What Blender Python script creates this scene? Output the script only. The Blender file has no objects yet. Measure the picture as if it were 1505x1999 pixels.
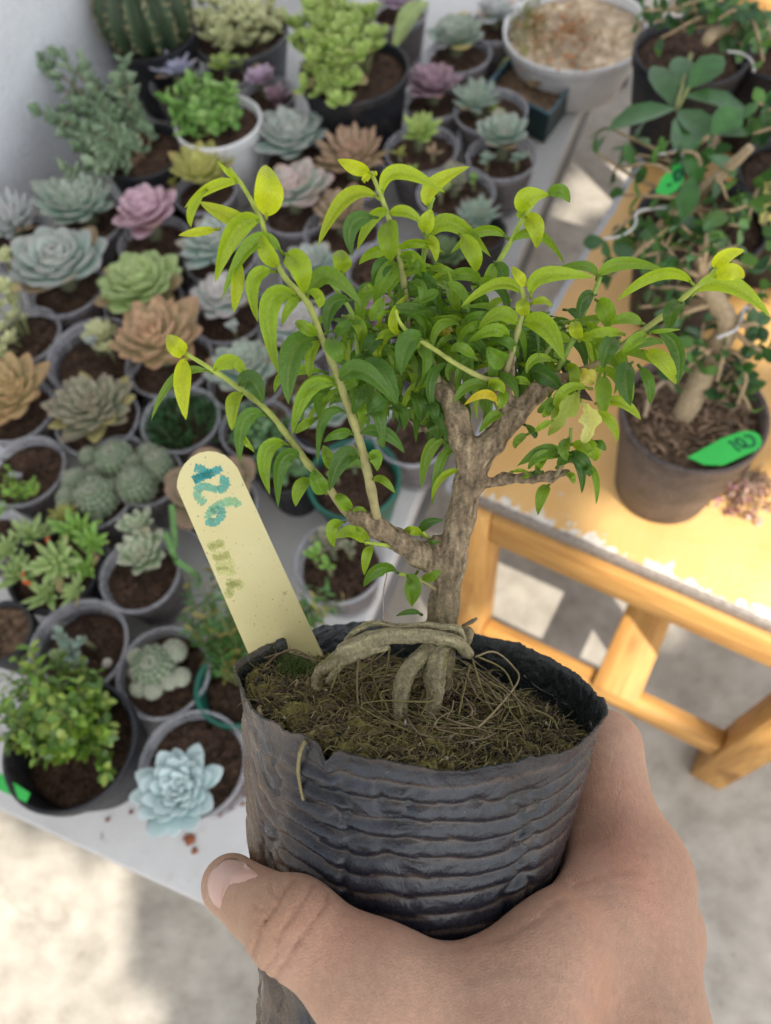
import bpy, math, random
import numpy as np
from mathutils import Vector, Matrix, noise
from mathutils.bvhtree import BVHTree

random.seed(7)
rng = np.random.default_rng(7)
SC = bpy.context.scene
COL = SC.collection
PI = math.pi

# ------------------------------------------------------------------ camera frame
F, CX, CY = 1504.0, 752.5, 999.5          # focal length and centre in photo pixels
CAM_H = 1.22                              # camera height over the floor (m)
_d = np.array([(890 - CX) / F, (1830 - CY) / F, 1.0]); _d /= np.linalg.norm(_d)
_f = np.array([0, 0, 1.0]); _Y = _f - _f.dot(_d) * _d; _Y /= np.linalg.norm(_Y)
_Z = -_d; _X = np.cross(_Y, _Z)
RW = np.array([_X, _Y, _Z])               # rows: world axes in camera coords (x right, y down, z forward)
CAMPOS = np.array([0, 0, CAM_H])


def c2w(p):                               # camera coords -> world (works on (n,3))
    return np.asarray(p) @ RW.T + CAMPOS


def cam(px, py, z):                       # photo direction + distance -> camera coords
    return np.array([(px - CX) / F * z, (py - CY) / F * z, z])


def P(px, py, z):
    return c2w(cam(px, py, z))


def G(px, py, zw):                        # where the view line meets the level zw
    v = RW @ np.array([(px - CX) / F, (py - CY) / F, 1.0])
    return CAMPOS + v * ((zw - CAM_H) / v[2])


def depth_of(pw):
    return float(((np.asarray(pw) - CAMPOS) @ RW)[2])


# ------------------------------------------------------------------ mesh builder
class MB:
    def __init__(s):
        s.v = []; s.f = []; s.c = []; s.n = 0

    def add(s, verts, faces, col):
        verts = np.asarray(verts, float); k = len(verts)
        col = np.asarray(col, float)
        if col.ndim == 1:
            col = np.tile(col[:3], (k, 1))
        o = s.n
        s.v.append(verts); s.c.append(col[:, :3])
        s.f.extend([tuple(i + o for i in f) for f in faces]); s.n += k

    def build(s, name, mat, parent=None, loc=None, smooth=True):
        me = bpy.data.meshes.new(name)
        if s.n == 0:
            s.add([(0, 0, 0), (1e-4, 0, 0), (0, 1e-4, 0)], [(0, 1, 2)], (0, 0, 0))
        v = np.concatenate(s.v); c = np.concatenate(s.c)
        if loc is not None:
            v = v - np.asarray(loc)
        me.from_pydata(v.tolist(), [], s.f)
        if smooth:
            me.polygons.foreach_set('use_smooth', [True] * len(me.polygons))
        a = me.color_attributes.new('col', 'FLOAT_COLOR', 'POINT')
        a.data.foreach_set('color', np.concatenate([c, np.ones((len(c), 1))], 1).ravel())
        me.materials.append(mat); me.update()
        o = bpy.data.objects.new(name, me); COL.objects.link(o)
        if loc is not None and parent is None:
            o.location = loc
        if parent is not None:
            o.parent = parent
        return o


def empty(name, loc, label=None, cat=None, group=None):
    o = bpy.data.objects.new(name, None); o.empty_display_size = .02
    COL.objects.link(o); o.location = loc
    tag(o, label, cat, group)
    return o


def tag(o, label=None, cat=None, group=None, kind=None):
    if label: o['label'] = label
    if cat: o['category'] = cat
    if group: o['group'] = group
    if kind: o['kind'] = kind
    return o


def unit(v):
    v = np.asarray(v, float); n = np.linalg.norm(v)
    return v / n if n > 1e-12 else v


def spline(pts, n):
    """Catmull-Rom through pts (k,d) -> (n,d)"""
    p = np.asarray(pts, float); k = len(p)
    if k == 2:
        t = np.linspace(0, 1, n)[:, None]; return p[0] * (1 - t) + p[1] * t
    q = np.vstack([2 * p[0] - p[1], p, 2 * p[-1] - p[-2]])
    out = []
    for u in np.linspace(0, k - 1 - 1e-9, n):
        i = int(u); t = u - i
        a, b, c, d = q[i:i + 4]
        out.append(.5 * (2 * b + (c - a) * t + (2 * a - 5 * b + 4 * c - d) * t * t + (3 * b - a - 3 * c + d) * t ** 3))
    return np.array(out)


def tube(mb, pts, rad, col, seg=8, rough=0.0, sub=None, col2=None):
    pts = np.asarray(pts, float); rad = np.asarray(rad, float)
    if rad.ndim == 0: rad = np.full(len(pts), float(rad))
    if sub:
        rr = np.interp(np.linspace(0, 1, sub), np.linspace(0, 1, len(rad)), rad)
        pts = spline(pts, sub); rad = rr
    n = len(pts)
    T = np.gradient(pts, axis=0)
    T /= np.maximum(np.linalg.norm(T, axis=1, keepdims=True), 1e-12)
    ref = np.array([0, 0, 1.0]) if abs(T[0][2]) < .8 else np.array([1.0, 0, 0])
    N = unit(np.cross(T[0], ref)); vs = []
    ang = np.linspace(0, 2 * PI, seg, endpoint=False)
    for i in range(n):
        N = unit(N - N.dot(T[i]) * T[i]); B = np.cross(T[i], N)
        r = rad[i] * (1 + (rough * rng.normal(size=seg) if rough else 0))
        r = np.broadcast_to(r, (seg,))
        vs.append(pts[i] + (np.cos(ang) * r)[:, None] * N + (np.sin(ang) * r)[:, None] * B)
    vs.append(pts[0][None]); vs.append(pts[-1][None])
    V = np.concatenate(vs); fs = []
    for i in range(n - 1):
        for j in range(seg):
            k = (j + 1) % seg
            fs.append((i * seg + j, i * seg + k, (i + 1) * seg + k, (i + 1) * seg + j))
    a, b = n * seg, n * seg + 1
    for j in range(seg):
        k = (j + 1) % seg
        fs.append((a, k, j)); fs.append((b, (n - 1) * seg + j, (n - 1) * seg + k))
    c = np.tile(np.asarray(col, float)[:3], (len(V), 1))
    if col2 is not None:
        t = np.concatenate([np.repeat(np.linspace(0, 1, n), seg), [0, 1]])[:, None]
        c = c * (1 - t) + np.asarray(col2, float)[:3] * t
    mb.add(V, fs, c)


def lathe(mb, prof, cen, col, seg=40, wob=0.0, sx=1.0, axis=None):
    """prof: list of (r,z); revolve about z at cen"""
    prof = np.asarray(prof, float); n = len(prof); cen = np.asarray(cen, float)
    a = np.linspace(0, 2 * PI, seg, endpoint=False)
    ph = rng.uniform(0, 6.28, 3)
    w = 1 + wob * (np.sin(2 * a + ph[0]) + .6 * np.sin(3 * a + ph[1]) + .4 * np.sin(5 * a + ph[2]))
    V = np.zeros((n, seg, 3))
    V[..., 0] = prof[:, :1] * np.cos(a) * w * sx + cen[0]
    V[..., 1] = prof[:, :1] * np.sin(a) * w + cen[1]
    V[..., 2] = prof[:, 1:2] + cen[2]
    fs = []
    for i in range(n - 1):
        for j in range(seg):
            k = (j + 1) % seg
            fs.append((i * seg + j, i * seg + k, (i + 1) * seg + k, (i + 1) * seg + j))
    mb.add(V.reshape(-1, 3), fs, col)


def box(mb, o, ax, ay, az, col, bev=0.0015):
    """box with origin o and three edge vectors, edges slightly chamfered"""
    o, ax, ay, az = [np.asarray(q, float) for q in (o, ax, ay, az)]
    L = [np.linalg.norm(q) for q in (ax, ay, az)]; U = [unit(q) for q in (ax, ay, az)]
    cen = o + (ax + ay + az) / 2
    bm_v = []; idx = {}
    for sx in (-1, 1):
        for sy in (-1, 1):
            for sz in (-1, 1):
                for k in range(3):
                    s = [sx, sy, sz]
                    h = [L[i] / 2 - (0 if i == k else bev) for i in range(3)]
                    idx[(sx, sy, sz, k)] = len(bm_v)
                    bm_v.append(cen + sum(U[i] * s[i] * h[i] for i in range(3)))
    fs = []
    cyc = [(-1, -1), (1, -1), (1, 1), (-1, 1)]
    for k in range(3):
        for s in (-1, 1):
            f = []
            for a, b in cyc:
                t = [0, 0, 0]; t[k] = s; t[(k + 1) % 3] = a; t[(k + 2) % 3] = b
                f.append(idx[(*t, k)])
            fs.append(f if s > 0 else f[::-1])
    for k in range(3):                       # edges parallel to axis k
        i, j = (k + 1) % 3, (k + 2) % 3
        for a in (-1, 1):
            for b in (-1, 1):
                t0 = [0, 0, 0]; t0[i] = a; t0[j] = b
                t1 = list(t0); t0[k] = -1; t1[k] = 1
                f = [idx[(*t0, i)], idx[(*t1, i)], idx[(*t1, j)], idx[(*t0, j)]]
                fs.append(f if a * b < 0 else f[::-1])
    for sx in (-1, 1):
        for sy in (-1, 1):
            for sz in (-1, 1):
                f = [idx[(sx, sy, sz, k)] for k in range(3)]
                fs.append(f if sx * sy * sz > 0 else f[::-1])
    mb.add(np.array(bm_v), fs, col)


# ------------------------------------------------------------------ materials
def mat_new(name):
    m = bpy.data.materials.new(name); m.use_nodes = True
    nt = m.node_tree; nt.nodes.clear()
    return m, nt


def nd(nt, typ, **kw):
    n = nt.nodes.new(typ)
    for k, v in kw.items():
        if k.startswith('i_'):
            key = k[2:].replace('_', ' ')
            n.inputs[key].default_value = v
        else:
            setattr(n, k, v)
    return n


def ramp(nt, src, stops, interp='LINEAR'):
    r = nt.nodes.new('ShaderNodeValToRGB'); cr = r.color_ramp; cr.interpolation = interp
    while len(cr.elements) < len(stops): cr.elements.new(.5)
    for e, (p, c) in zip(cr.elements, stops):
        e.position = p
        e.color = (*c, 1) if hasattr(c, '__len__') else (c, c, c, 1)
    nt.links.new(src, r.inputs[0]); return r.outputs[0]


def mixc(nt, fac, a, b, mode='MIX'):
    m = nt.nodes.new('ShaderNodeMix'); m.data_type = 'RGBA'; m.blend_type = mode
    for sock, v in ((m.inputs[0], fac), (m.inputs[6], a), (m.inputs[7], b)):
        if hasattr(v, 'is_output'): nt.links.new(v, sock)
        elif hasattr(v, '__len__'): sock.default_value = (*v[:3], 1)
        else: sock.default_value = v
    return m.outputs[2]


def nz(nt, scale, detail=3, rough=.55, vec=None, typ='NOISE', dist=0.0):
    if typ == 'NOISE':
        n = nd(nt, 'ShaderNodeTexNoise'); n.inputs['Scale'].default_value = scale
        n.inputs['Detail'].default_value = detail; n.inputs['Roughness'].default_value = rough
        n.inputs['Distortion'].default_value = dist
    else:
        n = nd(nt, 'ShaderNodeTexVoronoi'); n.inputs['Scale'].default_value = scale
        if typ == 'EDGE': n.feature = 'DISTANCE_TO_EDGE'
    if vec is None:
        tc = nt.nodes.get('TC') or nd(nt, 'ShaderNodeTexCoord', name='TC'); vec = tc.outputs['Object']
    nt.links.new(vec, n.inputs['Vector']); return n.outputs[0]


def scaled(nt, s):
    tc = nt.nodes.get('TC') or nd(nt, 'ShaderNodeTexCoord', name='TC')
    m = nd(nt, 'ShaderNodeMapping'); m.inputs['Scale'].default_value = s
    nt.links.new(tc.outputs['Object'], m.inputs[0]); return m.outputs[0]


def bump(nt, h, dist, strength=1.0, prev=None):
    b = nd(nt, 'ShaderNodeBump'); b.inputs['Strength'].default_value = strength
    b.inputs['Distance'].default_value = dist
    nt.links.new(h, b.inputs['Height'])
    if prev is not None: nt.links.new(prev, b.inputs['Normal'])
    return b.outputs[0]


def finish(nt, color, rough=.6, normal=None, spec=.4, trans=0.0, tcol=None, sss=0.0, coat=0.0, alpha=None):
    p = nd(nt, 'ShaderNodeBsdfPrincipled')
    for sock, v in (('Base Color', color), ('Roughness', rough)):
        if hasattr(v, 'is_output'): nt.links.new(v, p.inputs[sock])
        elif hasattr(v, '__len__'): p.inputs[sock].default_value = (*v[:3], 1)
        else: p.inputs[sock].default_value = v
    p.inputs['Specular IOR Level'].default_value = spec
    if coat: p.inputs['Coat Weight'].default_value = coat; p.inputs['Coat Roughness'].default_value = .25
    if sss:
        p.inputs['Subsurface Weight'].default_value = sss
        p.inputs['Subsurface Radius'].default_value = (1.0, .35, .2)
        p.inputs['Subsurface Scale'].default_value = .0035
    if normal is not None: nt.links.new(normal, p.inputs['Normal'])
    out = nd(nt, 'ShaderNodeOutputMaterial'); sh = p.outputs[0]
    if trans:
        t = nd(nt, 'ShaderNodeBsdfTranslucent'); c = tcol if tcol is not None else color
        if hasattr(c, 'is_output'): nt.links.new(c, t.inputs[0])
        else: t.inputs[0].default_value = (*c[:3], 1)
        mx = nd(nt, 'ShaderNodeMixShader'); mx.inputs[0].default_value = trans
        nt.links.new(sh, mx.inputs[1]); nt.links.new(t.outputs[0], mx.inputs[2]); sh = mx.outputs[0]
    if alpha is not None:
        t = nd(nt, 'ShaderNodeBsdfTransparent'); mx = nd(nt, 'ShaderNodeMixShader')
        if hasattr(alpha, 'is_output'): nt.links.new(alpha, mx.inputs[0])
        else: mx.inputs[0].default_value = alpha
        nt.links.new(t.outputs[0], mx.inputs[1]); nt.links.new(sh, mx.inputs[2]); sh = mx.outputs[0]
    nt.links.new(sh, out.inputs[0])


def vcol(nt):
    a = nd(nt, 'ShaderNodeAttribute', attribute_name='col'); return a.outputs['Color']


def m_vcol(name, rough=.5, var=.25, vscale=120, bscale=0, bdist=.0005, spec=.4, trans=0.0, sss=0.0):
    m, nt = mat_new(name)
    c = vcol(nt); n = nz(nt, vscale, 4)
    c2 = mixc(nt, 1.0, c, ramp(nt, n, [(.25, 1 - var), (.75, 1 + var)]), 'MULTIPLY')
    nrm = bump(nt, nz(nt, bscale, 3), bdist) if bscale else None
    finish(nt, c2, rough, nrm, spec, trans=trans, sss=sss)
    return m


def m_leaf(name, vs=700, vd=.00012, rough=.42, trans=.38):
    m, nt = mat_new(name)
    c = vcol(nt)
    edge = nz(nt, vs, typ='EDGE')
    vein = ramp(nt, edge, [(0, 1.0), (.12, 0.0)])
    n = nz(nt, 150, 4)
    c2 = mixc(nt, 1.0, c, ramp(nt, n, [(.3, .90), (.7, 1.09)]), 'MULTIPLY')
    c3 = mixc(nt, vein, c2, mixc(nt, 1.0, c2, (.89, .91, .89), 'MULTIPLY'))
    spots = ramp(nt, nz(nt, 420, 2), [(.74, 0.0), (.78, 1.0)])
    c3 = mixc(nt, mixc(nt, 1.0, spots, (.08, .08, .08), 'MULTIPLY'), c3, (.30, .30, .14))
    b = bump(nt, ramp(nt, edge, [(0, 0.0), (.25, 1.0)]), vd, .7)
    b = bump(nt, nz(nt, 200, 3), .0006, .6, b)
    finish(nt, c3, ramp(nt, n, [(.3, rough - .10), (.7, rough + .1)]), b, .42, trans=trans, tcol=mixc(nt, 1.0, c3, (1.25, 1.2, .6), 'MULTIPLY'))
    return m


MAT = {}
MAT['leaf'] = m_leaf('leaf_surface')
MAT['bgleaf'] = m_vcol('succulent_skin', .5, .18, 60, trans=.12)
MAT['succ'] = m_vcol('waxy_succulent', .55, .14, 70, bscale=90, bdist=.0006, sss=.05)
MAT['bush'] = m_vcol('bush_leaf', .36, .3, 80, trans=.22, spec=.55)
MAT['stem'] = m_vcol('stem_bark', .75, .3, 300, bscale=500, bdist=.0004)
MAT['plain'] = m_vcol('plain_painted', .5, .1, 60)


def m_soil(name, a, b, sc=260):
    m, nt = mat_new(name)
    n = nz(nt, sc, 6, .7); n2 = nz(nt, sc * .25, 3)
    c = ramp(nt, n, [(.3, a), (.62, b), (.74, tuple(min(1, q * 2.2) for q in b))])
    c = mixc(nt, 1.0, c, ramp(nt, n2, [(.3, .6), (.7, 1.25)]), 'MULTIPLY')
    finish(nt, c, .9, bump(nt, n, .004), .2); return m


MAT['soil'] = m_soil('dark_potting_soil', (.016, .010, .007), (.12, .072, .048))
MAT['soil_pale'] = m_soil('fibrous_dry_soil', (.05, .03, .02), (.24, .16, .10), 180)
MAT['sand'] = m_soil('pale_sand', (.34, .25, .16), (.62, .49, .34), 60)


def m_black(name, base=(.012, .013, .017), dust=(.09, .07, .055), lo=.5, hi=.75, rough=.42):
    m, nt = mat_new(name)
    n = nz(nt, 35, 5, .6); n2 = nz(nt, 240, 4, .6)
    d = mixc(nt, .45, n, n2)
    fac = ramp(nt, d, [(lo, 0.0), (hi, .8)])
    c = mixc(nt, fac, base, dust)
    finish(nt, c, ramp(nt, d, [(.35, rough), (.7, .75)]), bump(nt, n2, .0006), .45); return m


MAT['black'] = m_black('black_pot_plastic')
MAT['dusty'] = m_black('dusty_black_plastic', (.03, .028, .03), (.20, .14, .11), .38, .66, .5)
MAT['black_ridge'] = MAT['black']


def m_simple(name, col, rough=.5, var=.12, sc=40, bd=.0006, spec=.4, dirt=None):
    m, nt = mat_new(name)
    n = nz(nt, sc, 4)
    c = mixc(nt, 1.0, col, ramp(nt, n, [(.3, 1 - var), (.7, 1 + var)]), 'MULTIPLY')
    if dirt:
        c = mixc(nt, ramp(nt, nz(nt, sc * 3, 5, .65), [(.56, 0.0), (.72, .7)]), c, dirt)
    finish(nt, c, rough, bump(nt, n, bd), spec); return m


MAT['white_pot'] = m_simple('white_glazed_pot', (.62, .62, .62), .4, .08, 30, dirt=(.42, .36, .28))
MAT['grey_pot'] = m_simple('grey_pot_plastic', (.085, .085, .09), .45, .15, 40, dirt=(.16, .15, .13))
MAT['green_pot'] = m_simple('green_pot_plastic', (.012, .10, .07), .4, .15, 40)
MAT['teal_tray'] = m_simple('dark_teal_plastic', (.012, .032, .034), .45, .15, 40)
MAT['teal_rim'] = m_simple('worn_teal_rim', (.06, .13, .16), .5, .15, 40)


def m_clear(name, fac, col=(.36, .36, .40)):
    m, nt = mat_new(name)
    n = nz(nt, 60, 4)
    c = mixc(nt, 1.0, col, ramp(nt, n, [(.3, .75), (.7, 1.2)]), 'MULTIPLY')
    d_ = nz(nt, 34, 5, .65); c = mixc(nt, ramp(nt, d_, [(.5, 0.0), (.72, .6)]), c, (.20, .15, .11))
    finish(nt, c, ramp(nt, d_, [(.4, .25), (.7, .6)]), None, .5, alpha=ramp(nt, d_, [(.35, fac * .75), (.7, min(1, fac * 1.5))])); return m


MAT['clear'] = m_clear('clear_cup_plastic', .30)
MAT['clear_rim'] = m_clear('clear_cup_rim', .52, (.40, .40, .43))


def m_wood(name):
    m, nt = mat_new(name)
    v = scaled(nt, (6, 60, 60))
    g = nz(nt, 1.0, 6, .6, v, dist=.6)
    c = ramp(nt, g, [(.25, (.40, .18, .05)), (.5, (.56, .29, .08)), (.8, (.66, .38, .13))])
    knots = ramp(nt, nz(nt, 16, 2, .5, scaled(nt, (.5, 1, 1))), [(.66, 0.0), (.76, .7)])
    c = mixc(nt, knots, c, (.22, .08, .02))
    sc = ramp(nt, nz(nt, 70, 5, .7), [(.68, 0.0), (.74, .6)])
    c = mixc(nt, sc, c, (.50, .42, .34))
    c = mixc(nt, 1.0, c, ramp(nt, nz(nt, 1.0, 5, .7, scaled(nt, (14, 260, 260))), [(.35, .72), (.6, 1.08)]), 'MULTIPLY')
    finish(nt, c, ramp(nt, g, [(.3, .5), (.7, .65)]), bump(nt, g, .0008), .35); return m


MAT['wood'] = m_wood('orange_varnished_wood')


def m_benchtop(v0, u0):
    m, nt = mat_new('worn_orange_bench_top')
    tc = nd(nt, 'ShaderNodeTexCoord', name='TC')
    v = scaled(nt, (7, 1.2, 7)); g = nz(nt, 3.0, 4, .55, v)
    c = ramp(nt, g, [(.3, (.54, .30, .09)), (.55, (.61, .36, .12)), (.8, (.65, .41, .155))])
    st = ramp(nt, nz(nt, 22, 4, .6), [(.35, 0.0), (.7, .35)])
    c = mixc(nt, st, c, (.62, .40, .20))
    spots = ramp(nt, nz(nt, 75, 3, .6), [(.68, 0.0), (.72, .8)])
    c = mixc(nt, spots, c, (.48, .42, .38))
    sep = nd(nt, 'ShaderNodeSeparateXYZ'); nt.links.new(tc.outputs['Object'], sep.inputs[0])

    def edge(sock, w, amp, sc, aniso):
        nn = nz(nt, 1.0, 5, .7, scaled(nt, aniso))
        a = nd(nt, 'ShaderNodeMath', operation='MULTIPLY_ADD'); a.inputs[1].default_value = -amp; a.inputs[2].default_value = amp * .5 - w
        nt.links.new(nn, a.inputs[0])
        s = nd(nt, 'ShaderNodeMath', operation='ADD'); nt.links.new(sock, s.inputs[0]); nt.links.new(a.outputs[0], s.inputs[1])
        k = nd(nt, 'ShaderNodeMath', operation='LESS_THAN'); k.inputs[1].default_value = 0
        nt.links.new(s.outputs[0], k.inputs[0]); return k.outputs[0]
    e1 = edge(sep.outputs[1], .010, .095, 1, (52, 34, 20))     # torn paint along the front
    n2 = nz(nt, 160, 4)
    c = mixc(nt, e1, c, ramp(nt, n2, [(.3, (.40, .36, .31)), (.6, (.68, .63, .55))]))
    e2 = edge(sep.outputs[1], .0045, .006, 1, (60, 30, 20))     # grey raw edge itself
    c = mixc(nt, e2, c, ramp(nt, n2, [(.3, (.16, .13, .11)), (.7, (.30, .26, .22))]))
    e3 = edge(sep.outputs[0], .008, .012, 1, (20, 14, 20))
    c = mixc(nt, e3, c, ramp(nt, n2, [(.3, (.30, .32, .36)), (.7, (.48, .48, .50))]))
    finish(nt, c, .45, bump(nt, n2, .0006), .35); return m


def m_concrete():
    m, nt = mat_new('concrete_floor')
    n1 = nz(nt, 3.2, 5, .6); n2 = nz(nt, 26, 6, .65); n3 = nz(nt, 300, 3)
    c = ramp(nt, n2, [(.25, (.31, .28, .235)), (.5, (.42, .385, .33)), (.8, (.52, .485, .425))])
    c = mixc(nt, 1.0, c, ramp(nt, n1, [(.3, .74), (.7, 1.18)]), 'MULTIPLY')
    st = ramp(nt, nz(nt, 11, 4, .6, dist=1.2), [(.6, 0.0), (.72, .4)])
    c = mixc(nt, st, c, (.20, .17, .145))
    sp = ramp(nt, nz(nt, 60, 2), [(.73, 0.0), (.77, .55)])
    c = mixc(nt, sp, c, (.10, .085, .07))
    finish(nt, c, .85, bump(nt, mixc(nt, .5, n2, n3), .003), .25); return m


def m_wall():
    m, nt = mat_new('white_plaster')
    n1 = nz(nt, 5, 5, .6); n2 = nz(nt, 140, 5, .65)
    c = ramp(nt, n1, [(.3, (.66, .68, .72)), (.7, (.78, .80, .83))])
    c = mixc(nt, ramp(nt, nz(nt, 30, 4), [(.64, 0.0), (.75, .35)]), c, (.45, .45, .46))
    finish(nt, c, .85, bump(nt, n2, .003), .2); return m


def m_table():
    m, nt = mat_new('dusty_white_table_paint')
    n1 = nz(nt, 6, 5, .6); n2 = nz(nt, 70, 6, .7)
    c = ramp(nt, n1, [(.3, (.41, .405, .395)), (.7, (.54, .535, .525))])
    c = mixc(nt, ramp(nt, n2, [(.55, 0.0), (.8, .45)]), c, (.33, .30, .27))
    sp = ramp(nt, nz(nt, 55, 2), [(.72, 0.0), (.76, .6)])
    c = mixc(nt, sp, c, (.17, .13, .10))
    finish(nt, c, .6, bump(nt, n2, .001), .3); return m

# ------------------------------------------------------------------ the setting
TZ, BZ = CAM_H - .74, CAM_H - .696        # table top and bench top levels
ta = math.radians(60.5)
TE1 = np.array([math.cos(ta), math.sin(ta), 0]); TE2 = np.array([math.sin(ta), -math.cos(ta), 0])
ba = math.radians(-37.5)
BU = np.array([math.cos(ba), math.sin(ba), 0]); BV = np.array([-math.sin(ba), math.cos(ba), 0])
ZV = np.array([0, 0, 1.0])


def TP(u, v, z): return TE2 * u + TE1 * v + ZV * z
def BP(u, v, z): return BU * u + BV * v + ZV * z


fl = MB(); N = 30
fl.add([(-30, -30, 0), (30, -30, 0), (30, 30, 0), (-30, 30, 0)], [(0, 1, 2, 3)], (.4, .4, .4))
tag(fl.build('floor', m_concrete()), kind='structure')

# white plaster wall along the back of the table
wl = MB()
box(wl, TP(-1.02, -.8, 0.0), TE2 * .15, TE1 * 4.2, ZV * 2.3, (.8, .8, .8), .004)
tag(wl.build('plaster_wall', m_wall(), loc=TP(-.95, 1.2, 0)),
    'white rough plaster wall rising behind the table of succulents', 'wall')

# long white table
tb = empty('plant_table', TP(-.52, .9, 0), 'long dusty white table crowded with potted succulents', 'table')
tl = TP(-.52, .9, 0); mt = m_table()
mb = MB(); box(mb, TP(-.862, -.056, TZ - .028), TE2 * .686, TE1 * 2.05, ZV * .028, (.6, .6, .6), .003)
mb.build('table_top', mt, tb, tl)
ma = m_simple('grey_blue_table_side', (.115, .125, .14), .6, .3, 16, .001, dirt=(.20, .15, .11))
for nm, o, a, b in (('apron', TP(-.202, -.03, TZ - .098), TE2 * .02, TE1 * 2.0), ('apron', TP(-.85, -.05, TZ - .098), TE2 * .645, TE1 * .02)):
    mb = MB(); box(mb, o, a, b, ZV * .068, (.2, .2, .2)); mb.build(nm, ma, tb, tl)
for u in (-.84, -.25):
    for v in (-.026, 1.92):
        mb = MB(); box(mb, TP(u, v, 0), TE2 * .045, TE1 * .045, ZV * (TZ - .099), (.5, .5, .5)); mb.build('leg', ma, tb, tl)

# orange bench
bl = BP(.03, .75, 0)
be = empty('wooden_bench', bl, 'orange varnished wooden bench with worn top and stretcher rails', 'bench')
mb = MB(); U0, U1, V0, V1 = -.198, .30, .366, 1.16
# the top is built in its own frame so the wear follows its edges
top_o = bpy.data.objects
nu, nv = 2, 2
tm = MB(); box(tm, (0, 0, -.018), (U1 - U0, 0, 0), (0, V1 - V0, 0), (0, 0, .018), (.6, .4, .1), .0015)
to = tm.build('bench_top', m_benchtop(V0, U0), be)
to.location = Vector(BP(U0, V0, BZ)) - Vector(bl); to.rotation_euler = (0, 0, ba)
WD = MAT['wood']


def woodbar(name, u, v, z, du, dv, dz):
    """a wooden bar whose local x runs along its length, for the grain"""
    L = max(du, dv, dz); m_ = MB()
    if L == du:
        box(m_, (-du / 2, -dv / 2, -dz / 2), (du, 0, 0), (0, dv, 0), (0, 0, dz), (.6, .3, .1), .002); rot = (0, 0, ba)
    elif L == dv:
        box(m_, (-dv / 2, -du / 2, -dz / 2), (dv, 0, 0), (0, du, 0), (0, 0, dz), (.6, .3, .1), .002); rot = (0, 0, ba + PI / 2)
    else:
        box(m_, (-dz / 2, -dv / 2, -du / 2), (dz, 0, 0), (0, dv, 0), (0, 0, du), (.6, .3, .1), .002); rot = (0, PI / 2, ba)
    o = m_.build(name, WD, be); o.location = Vector(BP(u + du / 2, v + dv / 2, z + dz / 2)) - Vector(bl); o.rotation_euler = rot
    return o


LG = .046; AZ = BZ - .072
LUS = (-.188, .206)
for u in LUS:
    for v in (.357, 1.09):
        woodbar('leg', u, v, 0, LG, LG, BZ - .0185)
woodbar('apron', -.141, .359, AZ, .346, .022, .053)
woodbar('apron', -.141, 1.10, AZ, .346, .022, .053)
for u in (-.176, .218):
    woodbar('apron', u, .404, AZ, .022, .685, .053)
SZ = CAM_H - 1.108
woodbar('stretcher', -.141, .363, SZ, .346, .026, .042)
woodbar('stretcher', -.141, 1.10, SZ, .346, .026, .042)
woodbar('shelf_board', .026, .361, SZ + .0425, .062, .76, .012)

# second orange stool beyond the bench
sl = BP(-.30, 1.75, 0)
st = empty('wooden_stool', sl, 'orange stool mostly hidden behind black pots at the far end', 'stool')
be_keep, bl_keep = be, bl
be, bl = st, sl
for u in (-.275, .05):
    for v in (1.42, 1.75): woodbar('leg', u, v, 0, .045, .045, .46)
woodbar('seat', -.30, 1.40, .461, .42, .42, .022)
be, bl = be_keep, bl_keep

# ------------------------------------------------------------------ generic plant builders
GA = PI * (3 - math.sqrt(5))


def thick_leaf(mb, base, d, nrm, L, W, th, c0, c1, ct, shape=0.0, curl=.25, tipf=.86):
    d = unit(d); nrm = unit(nrm - np.dot(nrm, d) * d); s = np.cross(d, nrm)
    ts = np.array([0, .2, .42, .62, .8, .93]); seg = 8
    sp = np.array([.42, .62, .88, 1.0, .86, .45]); po = np.array([.6, .88, 1.0, .82, .5, .2])
    w = (sp * (1 - shape) + po * shape) * W / 2
    h = np.array([.7, 1, 1, .9, .7, .4]) * th / 2
    a = np.linspace(0, 2 * PI, seg, endpoint=False)
    cx, sx = np.cos(a), np.sin(a)
    V = []; C = []
    for i, t in enumerate(ts):
        cen = base + d * L * t + nrm * curl * L * t * t
        cup = .20 * w[i] * (cx ** 2)
        V.append(cen + (cx * w[i])[:, None] * s + (sx * h[i] + cup)[:, None] * nrm)
        c = c0 * (1 - t) + c1 * t
        k = max(0, (t - tipf + .25) / .4) if t > tipf - .25 else 0
        k = min(1, k)
        cc = np.tile(c * (1 - k) + ct * k, (seg, 1))
        e = np.abs(cx)[:, None] ** 6 * .45
        C.append(cc * (1 - e) + ct * e)
    V.append((base)[None]); V.append((base + d * L + nrm * curl * L)[None])
    C.append(c0[None]); C.append(ct[None])
    n = len(ts); fs = []
    for i in range(n - 1):
        for j in range(seg):
            k = (j + 1) % seg
            fs.append((i * seg + j, i * seg + k, (i + 1) * seg + k, (i + 1) * seg + j))
    for j in range(seg):
        k = (j + 1) % seg
        fs.append((n * seg, k, j)); fs.append((n * seg + 1, (n - 1) * seg + j, (n - 1) * seg + k))
    mb.add(np.concatenate(V), fs, np.concatenate(C))


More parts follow.
